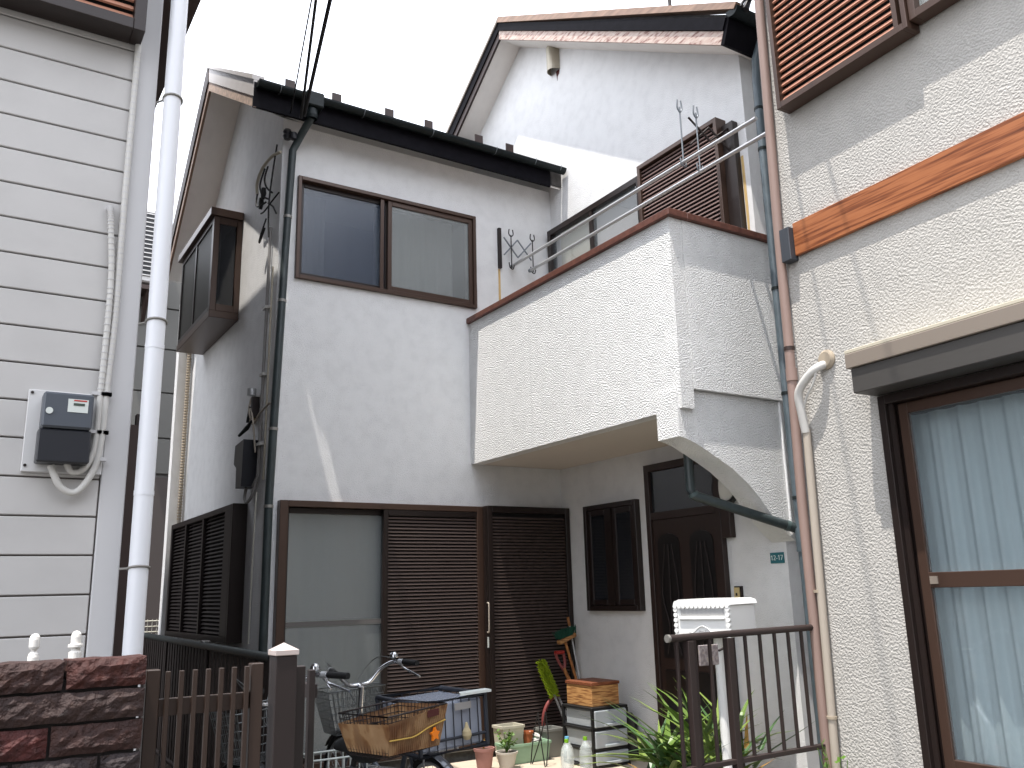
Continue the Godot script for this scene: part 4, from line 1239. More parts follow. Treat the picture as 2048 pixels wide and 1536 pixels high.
# dark tree beside it, seen as a reflection in the upper window
func lane_tree() -> void:
	var t := thing("broadleaf_tree", "tall dark broadleaf tree across the lane, behind the photographer", "tree", Vector3(11.6, 0, 7.2))
	var s := begin()
	tube(s, curve([Vector3(11.6, 0, 7.2), Vector3(11.7, 3.0, 7.2), Vector3(11.5, 6.0, 7.3), Vector3(11.6, 9.5, 7.2)], 4), [0.3, 0.29, 0.28, 0.27, 0.26, 0.24, 0.22, 0.2, 0.18, 0.15, 0.12, 0.1, 0.07], 8)
	for k in 7:
		var a := TAU * k / 7.0
		tube(s, [Vector3(11.55, 5.5 + k * 0.5, 7.25), Vector3(11.55 + cos(a) * 1.6, 7.2 + k * 0.5, 7.25 + sin(a) * 1.6)], [0.1, 0.03], 6)
	part("trunk", s, M.soil, t)
	s = begin()
	for k in 4200:
		var d := Vector3(rng.randfn(), rng.randfn(), rng.randfn()).normalized() * pow(rng.randf(), 0.4)
		var c := Vector3(11.6, 9.0, 7.2) + d * Vector3(2.7, 3.2, 2.7) * (0.85 + 0.2 * sin(d.x * 7.0) * cos(d.z * 6.0))
		var u := Vector3(rng.randfn(), rng.randfn(), rng.randfn()).normalized() * 0.17
		var w := u.cross(Vector3(rng.randfn(), rng.randfn(), rng.randfn())).normalized() * 0.08
		face(s, [c - u, c + w, c + u, c - w], Vector3.UP)
	stuff(part("crown", s, M.herb_leaf, t))

# ------------------------------------------------ street front: brick wall, gate, rails
func street_front() -> void:
	var t := thing("brick_wall", "low wall of rough dark red split bricks", "wall", Vector3(0.1, 0, -2.55))
	part("core", boxm(-0.9, 0.440, 0.0, 1.315, -2.60, -2.515), M.mortar, t)
	var zf := -2.5
	var h := 0.077
	for row in 17:
		var y1 := 1.362 - row * h
		var x := 0.455 - (0.0 if row % 2 == 0 else 0.0)
		var first := true
		var k := 0
		while x > -0.9:
			var len_ := 0.192
			if row % 2 == 1 and first:
				len_ = 0.192 * 2.0 if row == 1 else 0.10
			if row == 2 and first:
				len_ = 0.215
			first = false
			var j := rng.randf_range(-0.004, 0.004)
			var idx := (row * 7 + k * 3 + (row * k) % 5) % 6
			if row == 0:
				idx = 0 if k % 2 == 0 else 3
			elif row == 1:
				idx = 2
			elif row == 2:
				idx = 3 if k == 0 else 4
			elif row == 3:
				idx = 5
			var s := begin()
			split_brick(s, x - len_ + 0.008, x, y1 - h + 0.008, y1, -2.61 if row == 0 else -2.53, zf + j, row * 31 + k)
			part("brick", s, M["brick_%d" % idx], t)
			x -= len_
			k += 1
	for q in [[0.231, 1.405], [0.341, 1.408]]:
		t = thing("picket_finial", ["white rounded fence finial, the left of two behind the brick wall", "white rounded fence finial with a collar, the right of two behind the brick wall"][0 if q[0] < 0.3 else 1], "fence finial", Vector3(q[0], 0.9, -3.0), "white fence finials")
		var s := begin()
		var prof := [Vector2(0.0, 0.012), Vector2(0.008, 0.010), Vector2(0.013, 0.003), Vector2(0.0145, -0.006), Vector2(0.0145, -0.026)]
		if q[0] < 0.3:
			prof.append_array([Vector2(0.012, -0.032), Vector2(0.008, -0.034), Vector2(0.008, -0.04), Vector2(0.013, -0.046), Vector2(0.015, -0.055), Vector2(0.015, -0.5)])
		else:
			prof.append_array([Vector2(0.021, -0.027), Vector2(0.021, -0.035), Vector2(0.013, -0.038), Vector2(0.013, -0.045), Vector2(0.018, -0.05), Vector2(0.018, -0.5)])
		lathe(s, prof.map(func(p): return Vector2(p.x, p.y)), Vector3(q[0], q[1], -3.0), 14)
		part("picket", s, M.finial, t)
	# gate leaf
	t = thing("gate_leaf", "brown picket gate leaf beside the brick wall", "gate", Vector3(0.63, 0, -2.6))
	part("stile", boxm(0.472, 0.507, 0.03, 1.321, -2.618, -2.583, 0.002), M.gate_brown, t)
	part("stile", boxm(0.751, 0.786, 0.03, 1.321, -2.618, -2.583, 0.002), M.gate_brown, t)
	part("rail", boxm(0.508, 0.750, 1.20, 1.244, -2.612, -2.590, 0.001), M.gate_brown, t)
	part("rail", boxm(0.508, 0.750, 0.12, 0.17, -2.612, -2.590, 0.001), M.gate_brown, t)
	for k in 7:
		var x := 0.526 + k * 0.0353
		part("picket", boxm(x - 0.006, x + 0.006, 0.06, 1.315, -2.589, -2.576, 0.001), M.gate_brown, t)
	# gate post with pyramid cap
	t = thing("gate_post", "brown square gate post with pale pyramid cap", "gate post", Vector3(0.84, 0, -2.6))
	part("post", boxm(0.817, 0.880, 0.0, 1.337, -2.635, -2.572, 0.002), M.post_brown, t)
	var s := begin()
	box(s, 0.813, 0.884, 1.338, 1.352, -2.639, -2.568, 0.002)
	for q in [[0, 1], [1, 2], [2, 3], [3, 0]]:
		var c := [Vector3(0.813, 1.352, -2.568), Vector3(0.884, 1.352, -2.568), Vector3(0.884, 1.352, -2.639), Vector3(0.813, 1.352, -2.639)]
		var ap := Vector3(0.8485, 1.373, -2.6035)
		face(s, [c[q[0]], c[q[1]], ap], (c[q[0]] + c[q[1]]) / 2.0 - Vector3(0.8485, 1.33, -2.6035))
	part("cap", s, M.cap_pink, t)
	# second leaf, swung open
	t = thing("gate_leaf", "dark brown gate leaf swung open behind the capped post", "gate", Vector3(0.92, 0, -2.7))
	part("stile", boxm(0.888, 0.925, 0.03, 1.302, -2.66, -2.625, 0.002), M.post_brown, t)
	part("stile", boxm(0.955, 0.974, 0.03, 1.285, -2.70, -2.675, 0.002), M.post_brown, t)
	part("stile", boxm(0.99, 1.01, 0.03, 1.285, -3.14, -3.10, 0.002), M.post_brown, t)
	part("rail", boxm(0.963, 0.99, 1.20, 1.24, -3.10, -2.70, 0.001), M.post_brown, t)
	part("rail", boxm(0.963, 0.99, 0.12, 0.17, -3.10, -2.70, 0.001), M.post_brown, t)
	# railing along the passage
	t = thing("passage_railing", "dark green handrail fence along the passage left of the house", "railing", Vector3(1.8, 0, -7.5))
	var a := Vector3(1.69, 1.15, -5.4)
	var b := Vector3(1.84, 1.15, -10.6)
	part("handrail", tubem([a, b], 0.028, 8), M.drain_dark, t)
	part("bottom_rail", tubem([a - Vector3(0, 1.0, 0), b - Vector3(0, 1.0, 0)], 0.02, 6), M.iron_brown, t)
	var bar := boxm(-0.008, 0.008, 0.12, 1.125, -0.03, 0.03).commit()
	for k in 44:
		part("baluster", bar, M.iron_brown, t, Transform3D(Basis.IDENTITY, a.lerp(b, k / 43.0) * Vector3(1, 0, 1)))
	var pm := boxm(-0.022, 0.022, 0.0, 1.165, -0.022, 0.022).commit()
	for k in 4:
		part("post", pm, M.iron_brown, t, Transform3D(Basis.IDENTITY, a.lerp(b, k / 3.0) * Vector3(1, 0, 1)))
	part("rail_cap", boxm(1.735, 1.79, 1.178, 1.188, -7.4, -7.33), M.grey_tube, t)
	# railing by the mailbox
	t = thing("iron_railing", "dark brown iron railing in front of the white mailbox", "railing", Vector3(3.8, 0, -3.55))
	var zr := -3.55
	part("top_rail", tubem([Vector3(3.20, 1.243, zr), Vector3(4.335, 1.253, zr)], 0.019, 10), M.iron_brown, t)
	part("end_ball", tubem([Vector3(3.185, 1.243, zr), Vector3(3.2, 1.243, zr)], 0.021, 10), M.band_metal, t)
	part("bottom_rail", boxm(3.25, 4.335, 0.588, 0.612, zr - 0.018, zr + 0.018, 0.002), M.iron_brown, t)
	bar = boxm(-0.008, 0.008, 0.60, 1.235, -0.008, 0.008, 0.001).commit()
	for x in [3.248, 3.375, 3.485, 3.757, 3.874, 3.994, 4.108, 4.221]:
		part("baluster", bar, M.iron_brown, t, Transform3D(Basis.IDENTITY, Vector3(x, 0, zr)))
	pm = boxm(-0.021, 0.021, 0.0, 1.226, -0.021, 0.021, 0.002).commit()
	for x in [3.335, 3.625]:
		part("post", pm, M.iron_brown, t, Transform3D(Basis.IDENTITY, Vector3(x, 0, zr)))

func split_brick(s: SurfaceTool, x0: float, x1: float, y0: float, y1: float, zb: float, zf: float, sd: int) -> void:
	# box with a rough front made of a small grid
	var r := RandomNumberGenerator.new()
	r.seed = 900 + sd
	var nx := maxi(4, int((x1 - x0) / 0.022))
	var ny := 4
	var g := []
	for i in nx + 1:
		var col := []
		for j in ny + 1:
			var e := i == 0 or j == 0 or i == nx or j == ny
			var z := zf - 0.006 if e else zf + r.randf_range(-0.002, 0.007)
			var jx := r.randf_range(-0.003, 0.003) if not e else r.randf_range(-0.001, 0.001)
			var jy := r.randf_range(-0.003, 0.003) if not e else r.randf_range(-0.0016, 0.0016)
			col.append(Vector3(x0 + (x1 - x0) * i / nx + jx, y0 + (y1 - y0) * j / ny + jy, z))
		g.append(col)
	for i in nx:
		for j in ny:
			face(s, [g[i][j], g[i + 1][j], g[i + 1][j + 1]], Vector3.BACK)
			face(s, [g[i][j], g[i + 1][j + 1], g[i][j + 1]], Vector3.BACK)
	for i in nx:
		for j in [0, ny]:
			var p: Vector3 = g[i][j]
			var q: Vector3 = g[i + 1][j]
			face(s, [p, q, Vector3(q.x, q.y, zb), Vector3(p.x, p.y, zb)], Vector3.DOWN if j == 0 else Vector3.UP)
	for j in ny:
		for i in [0, nx]:
			var p: Vector3 = g[i][j]
			var q: Vector3 = g[i][j + 1]
			face(s, [p, q, Vector3(q.x, q.y, zb), Vector3(p.x, p.y, zb)], Vector3.LEFT if i == 0 else Vector3.RIGHT)

# ------------------------------------------------ mailbox, plants and clutter round the entrance
func pot(called: String, label: String, at: Vector3, r0: float, r1: float, h: float, m: Material) -> Node3D:
	var t := thing(called, label, "flower pot", at)
	var s := begin()
	lathe(s, [Vector2(0.0, 0.0), Vector2(r0, 0.0), Vector2(r1 * 0.96, h * 0.86), Vector2(r1 * 1.06, h * 0.87), Vector2(r1 * 1.08, h), Vector2(r1 * 0.95, h), Vector2(r1 * 0.92, h * 0.9)], at, 20)
	part("pot", s, m, t)
	s = begin()
	lathe(s, [Vector2(r1 * 0.93, h * 0.9), Vector2(0.0, h * 0.92)], at, 20)
	part("soil", s, M.soil, t)
	return t

func sprig(t: Node, at: Vector3, n: int, spread: float, height: float, size: float, m: Material) -> void:
	for k in n:
		var a := rng.randf() * TAU
		var tip := at + Vector3(cos(a) * spread * rng.randf(), height * rng.randf_range(0.4, 1.0), sin(a) * spread * rng.randf())
		var s := begin()
		tube(s, [at, at.lerp(tip, 0.5) + Vector3(0, height * 0.1, 0), tip], 0.0025, 4)
		for l in 5:
			var b := at.lerp(tip, rng.randf_range(0.45, 1.0))
			var d := Vector3(rng.randf_range(-1, 1), rng.randf_range(-0.2, 0.7), rng.randf_range(-1, 1)).normalized() * size
			var w := d.cross(Vector3(rng.randf_range(-1, 1), 1, rng.randf_range(-1, 1))).normalized() * size * 0.35
			face(s, [b, b + d * 0.5 + w, b + d, b + d * 0.5 - w], Vector3.UP)
		part("sprig", s, m, t)

func tub(s: SurfaceTool, x0: float, x1: float, y0: float, y1: float, z0: float, z1: float, taper: float, rim: float) -> void:
	var lo := [Vector3(x0 + taper, y0, z0 + taper), Vector3(x1 - taper, y0, z0 + taper), Vector3(x1 - taper, y0, z1 - taper), Vector3(x0 + taper, y0, z1 - taper)]
	var hi := [Vector3(x0, y1, z0), Vector3(x1, y1, z0), Vector3(x1, y1, z1), Vector3(x0, y1, z1)]
	var ce := Vector3((x0 + x1) / 2, (y0 + y1) / 2, (z0 + z1) / 2)
	var ins := []
	var insl := []
	for k in 4:
		ins.append(hi[k] + (Vector3(ce.x, y1, ce.z) - hi[k]).normalized() * rim)
		insl.append(lo[k] + (Vector3(ce.x, y0, ce.z) - lo[k]).normalized() * rim + Vector3(0, rim, 0))
	for k in 4:
		var l := (k + 1) % 4
		face(s, [lo[k], lo[l], hi[l], hi[k]], (lo[k] + lo[l]) / 2 - Vector3(ce.x, y0, ce.z))
		face(s, [hi[k], hi[l], ins[l], ins[k]], Vector3.UP)
		face(s, [insl[k], insl[l], ins[l], ins[k]], Vector3(ce.x, y0, ce.z) - (lo[k] + lo[l]) / 2)
		var o: Vector3 = ((hi[k] + hi[l]) / 2 - Vector3(ce.x, y1, ce.z)).normalized() * 0.008
		hexa(s, [hi[k] + Vector3(0, -0.02, 0) + o, hi[l] + Vector3(0, -0.02, 0) + o, hi[l] + Vector3(0, -0.02, 0) + o * 0.1, hi[k] + Vector3(0, -0.02, 0) + o * 0.1, hi[k] + o, hi[l] + o, hi[l] + o * 0.1, hi[k] + o * 0.1])
	face(s, lo, Vector3.DOWN)
	face(s, insl, Vector3.UP)

func aloe(label: String, at: Vector3, n: int, size: float, toward: Vector3) -> void:
	var t := thing("aloe_plant", label, "aloe plant", at, "spiky plants by the mailbox")
	for k in n:
		var a := rng.randf() * TAU
		var out := (Vector3(cos(a), 0, sin(a)) + toward * 0.5).normalized()
		var rise := rng.randf_range(0.35, 1.25)
		var len_ := size * rng.randf_range(0.6, 1.1)
		var base := at + Vector3(rng.randf_range(-0.16, 0.16), rng.randf_range(0.0, 0.42) * size, rng.randf_range(-0.12, 0.12))
		var pts := []
		var d := (out + Vector3(0, rise, 0)).normalized()
		var p := base
		for i in 7:
			pts.append(p)
			d = (d + Vector3(0, rng.randf_range(-0.20, 0.10), 0) + out * 0.06).normalized()
			p += d * len_ / 6.0
		var s := begin()
		var w0 := size * rng.randf_range(0.032, 0.055)
		for i in 6:
			var dd: Vector3 = (pts[i + 1] - pts[i]).normalized()
			var side := dd.cross(Vector3.UP).normalized()
			var up := side.cross(dd)
			var wa := w0 * (1.0 - i / 6.0)
			var wb := w0 * (1.0 - (i + 1) / 6.0) + 0.001
			var q := [pts[i] + side * wa, pts[i] - side * wa, pts[i + 1] - side * wb, pts[i + 1] + side * wb]
			var ma: Vector3 = pts[i] - up * wa * 0.55
			var mb: Vector3 = pts[i + 1] - up * wb * 0.55
			face(s, [q[0], ma, mb, q[3]], -up + side * 0.3)
			face(s, [q[1], ma, mb, q[2]], -up - side * 0.3)
			var ca: Vector3 = pts[i] - up * wa * 0.2
			var cb: Vector3 = pts[i + 1] - up * wb * 0.2
			face(s, [q[0], ca, cb, q[3]], up - side * 0.3)
			face(s, [q[1], ca, cb, q[2]], up + side * 0.3)
		var dry := rng.randf() < 0.02
		part("leaf", s, M.aloe_dry if dry else M["aloe_%d" % (rng.randi() % 3)], t)

func entrance() -> void:
	# mailbox
	LOC = Transform3D(Basis(Vector3.UP, deg_to_rad(-69.0)) * Basis.from_scale(Vector3(1.05, 1.14, 1.14)), Vector3(3.745, 1.212, -3.86))
	var t := thing("mailbox", "white metal mailbox with wavy rim on a white post", "mailbox")
	t.transform = LOC
	part("body", boxm(-0.155, 0.155, 0.0, 0.16, -0.36, -0.012, 0.004), M.mailbox_white, t)
	var s := begin()
	prism(s, 2, PackedVector2Array([Vector2(-0.168, 0.162), Vector2(0.168, 0.162), Vector2(0.16, 0.182), Vector2(0.13, 0.192), Vector2(-0.13, 0.192), Vector2(-0.16, 0.182)]), -0.375, 0.010)
	part("lid", s, M.mailbox_white, t)
	s = begin()
	for k in 13:   # scalloped rim round the front
		var x := -0.156 + k * 0.026
		tube(s, [Vector3(x, 0.158, -0.011), Vector3(x, 0.158, 0.012)], 0.0125, 8)
	for k in 6:
		for x in [-0.156, 0.156]:
			tube(s, [Vector3(x, 0.010 + k * 0.026, -0.011), Vector3(x, 0.010 + k * 0.026, 0.010)], 0.0125, 8)
	part("scalloped_rim", s, M.mailbox_white, t)
	part("front", boxm(-0.15, 0.15, 0.002, 0.156, -0.011, 0.0), M.mailbox_white, t)
	part("slot", boxm(-0.125, 0.135, 0.112, 0.142, 0.001, 0.004), M.slot_grey, t)
	part("flap", boxm(-0.135, 0.14, 0.090, 0.104, 0.001, 0.014, 0.003), M.mailbox_white, t)
	part("scroll", tubem(curve([Vector3(-0.08, 0.030, 0.003), Vector3(-0.055, 0.027, 0.003), Vector3(-0.03, 0.046, 0.003), Vector3(0.0, 0.058, 0.003), Vector3(0.03, 0.046, 0.003), Vector3(0.055, 0.027, 0.003), Vector3(0.08, 0.030, 0.003)], 5), 0.003, 6), M.mailbox_white, t)
	text("lettering", "POST", 0.013, Vector3(0.0, 0.030, 0.002), Basis.IDENTITY, M.slot_grey, t)
	part("post", tubem([Vector3(0.02, -0.002, -0.14), Vector3(0.02, -1.06, -0.14)], 0.027, 12), M.mailbox_white, t)
	LOC = Transform3D.IDENTITY
	t = thing("name_plate", "grey marbled name plate hanging behind the iron railing", "name plate", Vector3(3.62, 1.1, -3.70))
	part("plate", boxm(3.555, 3.70, 1.075, 1.185, -3.715, -3.70, 0.003), M.marble_plate, t)
	part("hook", tubem(curve([Vector3(3.70, 1.15, -3.70), Vector3(3.75, 1.16, -3.69), Vector3(3.76, 1.10, -3.69), Vector3(3.74, 1.06, -3.69)], 4), 0.007, 6), M.old_iron, t)
	# spiky plants
	aloe("bright green spiky plant left of the mailbox post", Vector3(3.90, 0.30, -4.35), 64, 0.58, Vector3(-0.3, 0, 0.2))
	aloe("spiky plant with a tall stem right at the mailbox post", Vector3(4.10, 0.45, -4.22), 34, 0.50, Vector3(0, 0.5, 0))
	aloe("dark green spiky plant right of the mailbox post", Vector3(4.46, 0.25, -4.40), 50, 0.52, Vector3(0, 0, 0))
	# drawers, box and bag
	t = thing("drawer_tower", "black framed tower of translucent plastic drawers by the porch wall", "drawers", Vector3(4.6, 0.13, -6.05))
	s = begin()
	for y in [0.13, 0.255, 0.41, 0.565]:
		box(s, 4.42, 4.79, y, y + 0.02, -6.27, -5.86, 0.004)
	for q in [[4.42, -5.86], [4.77, -5.86], [4.42, -6.25], [4.77, -6.25]]:
		box(s, q[0], q[0] + 0.02, 0.13, 0.565, q[1] - 0.02, q[1])
	part("frame", s, M.drawer_black, t)
	for y in [0.15, 0.275, 0.43]:
		s = begin()
		var y1: float = y + (0.10 if y < 0.2 else 0.13)
		box(s, 4.442, 4.768, y + 0.004, y1, -6.24, -5.852, 0.006)
		var d := part("drawer", s, M.drawer_clear, t)
		part("pull", boxm(4.53, 4.68, y + 0.01, y + 0.03, -5.851, -5.835, 0.004), M.drawer_clear, d)
		s = begin()
		box(s, 4.47, 4.60, y + 0.01, y + 0.06, -6.2, -5.9, 0.02)
		box(s, 4.62, 4.75, y + 0.01, y + 0.045, -6.2, -5.92, 0.02)
		part("contents", s, M.drawer_red if y > 0.2 and y < 0.4 else M.drawer_lump, d)
	t = thing("wooden_box", "small wooden box with reddish lid on the drawer tower", "box", Vector3(4.58, 0.586, -6.05))
	part("body", boxm(4.455, 4.735, 0.587, 0.745, -6.24, -5.90, 0.003), M.box_wood, t)
	part("lid", boxm(4.448, 4.742, 0.747, 0.772, -6.25, -5.892, 0.003), M.box_lid, t)
	t = thing("black_bag", "black bag between the drawer tower and the porch wall", "bag", Vector3(4.9, 0.13, -6.0))
	s = begin()
	box(s, 4.82, 4.97, 0.131, 0.50, -6.2, -5.9, 0.06)
	part("bag", s, M.drawer_black, t)
	# bottles
	for q in [[3.95, "cap_green", "left"], [4.025, "cap_blue", "middle"], [4.12, "cap_green", "right"]]:
		var zb: float = -5.66 if q[2] == "middle" else -5.56
		t = thing("water_bottle", "clear water bottle with %s cap, the %s of three" % ["blue" if q[1] == "cap_blue" else "green", q[2]], "bottle", Vector3(q[0], 0.13, zb), "water bottles on the porch")
		s = begin()
		lathe(s, [Vector2(0.0, 0.0), Vector2(0.045, 0.0), Vector2(0.048, 0.02), Vector2(0.048, 0.08), Vector2(0.045, 0.09), Vector2(0.048, 0.10), Vector2(0.048, 0.2), Vector2(0.040, 0.235), Vector2(0.022, 0.265), Vector2(0.013, 0.28), Vector2(0.013, 0.295)], Vector3(q[0], 0.131, zb), 18)
		part("body", s, M.bottle_clear, t)
		s = begin()
		lathe(s, [Vector2(0.016, 0.285), Vector2(0.016, 0.308), Vector2(0.0, 0.308)], Vector3(q[0], 0.131, zb), 14)
		part("cap", s, M[q[1]], t)
	# pots and tubs
	t = pot("pink_pot", "pink flower pot with dry stalks, leftmost by the wall", Vector3(3.74, 0.13, -6.4), 0.055, 0.08, 0.17, M.pot_pink)
	sprig(t, Vector3(3.74, 0.29, -6.4), 6, 0.07, 0.09, 0.02, M.aloe_dry)
	t = pot("white_pot", "small white flower pot with a green herb", Vector3(3.92, 0.13, -6.35), 0.055, 0.085, 0.13, M.pot_white)
	sprig(t, Vector3(3.92, 0.25, -6.35), 16, 0.10, 0.17, 0.035, M.herb_leaf)
	t = thing("planter", "pale green long planter behind the white pot", "planter", Vector3(4.18, 0.13, -6.5))
	s = begin()
	tub(s, 3.98, 4.40, 0.131, 0.285, -6.62, -6.42, 0.02, 0.012)
	part("tub", s, M.planter_green, t)
	t = thing("planter", "beige square planter standing in the green one", "planter", Vector3(4.08, 0.2, -6.55), "")
	s = begin()
	tub(s, 3.98, 4.19, 0.15, 0.42, -6.66, -6.50, 0.02, 0.012)
	part("tub", s, M.planter_beige, t)
	t = pot("terracotta_pot", "small terracotta pot inside the green planter", Vector3(4.245, 0.22, -6.53), 0.035, 0.045, 0.14, M.terracotta)
	t = thing("rope_coil", "coil of white rope heaped in the green planter", "rope", Vector3(4.31, 0.27, -6.52))
	s = begin()
	for k in 5:
		var ring := []
		for i in 16:
			var a := TAU * i / 16
			ring.append(Vector3(4.31 + cos(a) * (0.055 - 0.004 * k), 0.27 + 0.014 * k + 0.02 * sin(a + k), -6.52 + sin(a) * 0.05))
		tube(s, ring, 0.008, 6, true)
	part("coil", s, M.conduit_white, t)
	t = thing("bucket", "grey bucket next to the green planter", "bucket", Vector3(4.46, 0.13, -6.55))
	s = begin()
	tub(s, 4.40, 4.58, 0.131, 0.36, -6.66, -6.48, 0.02, 0.01)
	part("tub", s, M.bucket_grey, t)
	t = thing("wire_stand", "thin black wire stand in front of the bucket", "stand", Vector3(4.2, 0.13, -6.2))
	s = begin()
	for q in [[4.16, 4.185, -6.2], [4.235, 4.20, -6.2]]:
		tube(s, curve([Vector3(q[0], 0.54, -6.24), Vector3(q[0] + 0.004, 0.35, -6.22), Vector3(q[1], 0.135, q[2])], 4), 0.005, 5)
		tube(s, curve([Vector3(q[0], 0.54, -6.24), Vector3(q[0] - 0.012, 0.35, -6.3), Vector3(q[1] - 0.03, 0.135, -6.36)], 4), 0.005, 5)
	part("wires", s, M.cable_black, t)
	# tools leaning in the corner
	t = thing("duster", "lime green fluffy duster on a thin pole", "duster", Vector3(4.72, 0.13, -6.55))
	part("pole", tubem([Vector3(4.70, 0.14, -6.45), Vector3(4.60, 0.62, -6.64)], 0.011, 8), M.grey_tube, t)
	s = begin()
	var d0 := Vector3(4.605, 0.60, -6.635)
	var d1 := Vector3(4.545, 0.89, -6.75)
	for k in 900:
		var u := rng.randf()
		var an := rng.randf() * TAU
		var ax := (d1 - d0).normalized()
		var o: Vector3 = ax.cross(Vector3.RIGHT).normalized().rotated(ax, an)
		var p := d0.lerp(d1, u)
		var q := p + (o + ax * rng.randf_range(-0.6, 0.6)).normalized() * rng.randf_range(0.038, 0.058)
		tube(s, [p, q], 0.004, 3)
	stuff(part("fibres", s, M.duster_green, t))
	t = thing("shovel", "shovel with a red grip handle and pinkish curved blade", "shovel", Vector3(4.7, 0.13, -6.6))
	part("shaft", tubem([Vector3(4.76, 0.82, -6.70), Vector3(4.88, 0.50, -6.62), Vector3(4.98, 0.15, -6.56)], 0.016, 8), M.tool_wood, t)
	part("grip", tubem(curve([Vector3(4.765, 0.80, -6.70), Vector3(4.715, 0.88, -6.715), Vector3(4.69, 0.95, -6.72)], 4), 0.014, 8), M.shovel_pink, t)
	part("grip", tubem(curve([Vector3(4.765, 0.80, -6.70), Vector3(4.785, 0.88, -6.715), Vector3(4.775, 0.95, -6.72)], 4), 0.014, 8), M.shovel_pink, t)
	part("grip_bar", tubem([Vector3(4.685, 0.957, -6.72), Vector3(4.78, 0.957, -6.72)], 0.017, 8), M.shovel_red, t)
	t = thing("plastic_hoop", "pinkish plastic hoop leaning against the shutter", "hoop", Vector3(4.65, 0.13, -6.65))
	s = begin()
	var ar := []
	for k in 12:
		var a := PI * 0.5 + PI * 0.75 * k / 11.0
		ar.append(Vector3(4.68 + cos(a) * 0.16, 0.40 + sin(a) * 0.20, -6.70 + 0.02 * sin(a)))
	tube(s, ar, 0.017, 8)
	part("hoop", s, M.shovel_pink, t)
	t = thing("broom", "upturned broom with a dark green head", "broom", Vector3(4.83, 0.13, -6.6))
	part("handle", tubem([Vector3(4.80, 1.05, -6.72), Vector3(4.885, 0.70, -6.68), Vector3(5.0, 0.15, -6.6)], 0.013, 8), M.tool_wood, t)
	part("head", boxm(-0.10, 0.10, -0.02, 0.02, -0.03, 0.03, 0.008, Transform3D(Basis(Vector3.BACK, 0.35), Vector3(4.82, 1.075, -6.72))), M.box_wood, t)
	s = begin()
	var bt := Transform3D(Basis(Vector3.BACK, 0.25), Vector3(4.82, 1.095, -6.72))
	for k in 260:
		var p := Vector3(rng.randf_range(-0.1, 0.1), 0.0, rng.randf_range(-0.03, 0.03))
		tube(s, [bt * p, bt * (p * Vector3(1.15, 1, 1.2) + Vector3(rng.randf_range(-0.01, 0.01), rng.randf_range(0.04, 0.075), 0))], 0.0035, 3)
	stuff(part("bristles", s, M.broom_green, t))
	t = thing("steel_rod", "thin silver pole leaning behind the wooden box", "pole", Vector3(5.0, 0.13, -6.6))
	part("rod", tubem([Vector3(4.90, 1.18, -6.78), Vector3(4.985, 0.14, -6.62)], 0.009, 8), M.steel, t)
	part("tip", tubem([Vector3(4.90, 1.18, -6.78), Vector3(4.892, 1.26, -6.79)], 0.013, 8), M.tool_wood, t)
	t = thing("handle_stick", "short grey stick leaning behind the green duster", "stick", Vector3(4.78, 0.13, -6.5))
	part("stick", tubem([Vector3(4.665, 0.68, -6.74), Vector3(4.80, 0.14, -6.5)], 0.011, 8), M.grey_tube, t)
	# white wire rack behind the bicycles
	t = thing("wire_rack", "white wire rack standing behind the bicycle wheels", "rack", Vector3(1.95, 0, -5.0))
	s = begin()
	for y in [0.30, 0.62]:
		tube(s, [Vector3(1.80, y, -4.95), Vector3(2.12, y, -4.95), Vector3(2.12, y, -5.2), Vector3(1.80, y, -5.2)], 0.006, 5, true)
	for k in 8:
		for z in [-4.95, -5.2]:
			tube(s, [Vector3(1.80 + k * 0.0457, 0.0, z), Vector3(1.80 + k * 0.0457, 0.62, z)], 0.004, 4)
	part("wires", s, M.label_white, t)
	# weeds at the foot of the cream wall
	t = thing("weed_tuft", "small green weeds at the foot of the cream wall", "weeds", Vector3(4.28, 0, -3.42))
	sprig(t, Vector3(4.27, 0.02, -3.42), 22, 0.14, 0.62, 0.04, M.herb_leaf)

# ------------------------------------------------ bicycles
func wheel(parent: Node, c: Vector3, called: String) -> void:
	var s := begin()
	var ring := []
	for k in 40:
		var a := TAU * k / 40
		ring.append(c + Vector3(0, sin(a), cos(a)) * 0.315)
	tube(s, ring, 0.018, 8, true)
	var w := part(called, s, M.black_rubber, parent)
	s = begin()
	ring = []
	for k in 40:
		var a := TAU * k / 40
		ring.append(c + Vector3(0, sin(a), cos(a)) * 0.292)
	tube(s, ring, 0.011, 6, true)
	part("rim", s, M.steel, w)
	s = begin()
	for k in 32:
		var a := TAU * k / 32
		var hub := c + Vector3(0.025 * (1 if k % 2 == 0 else -1), 0, 0)
		tube(s, [hub, c + Vector3(0, sin(a), cos(a)) * 0.285], 0.0014, 4)
	part("spokes", s, M.chrome, w)
	part("hub", tubem([c + Vector3(-0.05, 0, 0), c + Vector3(0.05, 0, 0)], 0.02, 10), M.steel, w)

func fender(c: Vector3, a0: float, a1: float, r: float, w: float) -> SurfaceTool:
	var s := begin()
	var n := 24
	for k in n:
		var a := a0 + (a1 - a0) * k / n
		var b := a0 + (a1 - a0) * (k + 1) / n
		for j in 4:
			var va := []
			var nn := []
			for q in [[a, j], [a, j + 1], [b, j + 1], [b, j]]:
				var sx: float = (q[1] - 2.0) / 2.0
				var rad := Vector3(0, sin(q[0]), cos(q[0]))
				va.append(c + rad * (r - 0.012 * sx * sx) + Vector3(sx * w, 0, 0))
				nn.append((rad + Vector3(sx * 0.5, 0, 0)).normalized())
			smooth_quad(s, va, nn)
	return s

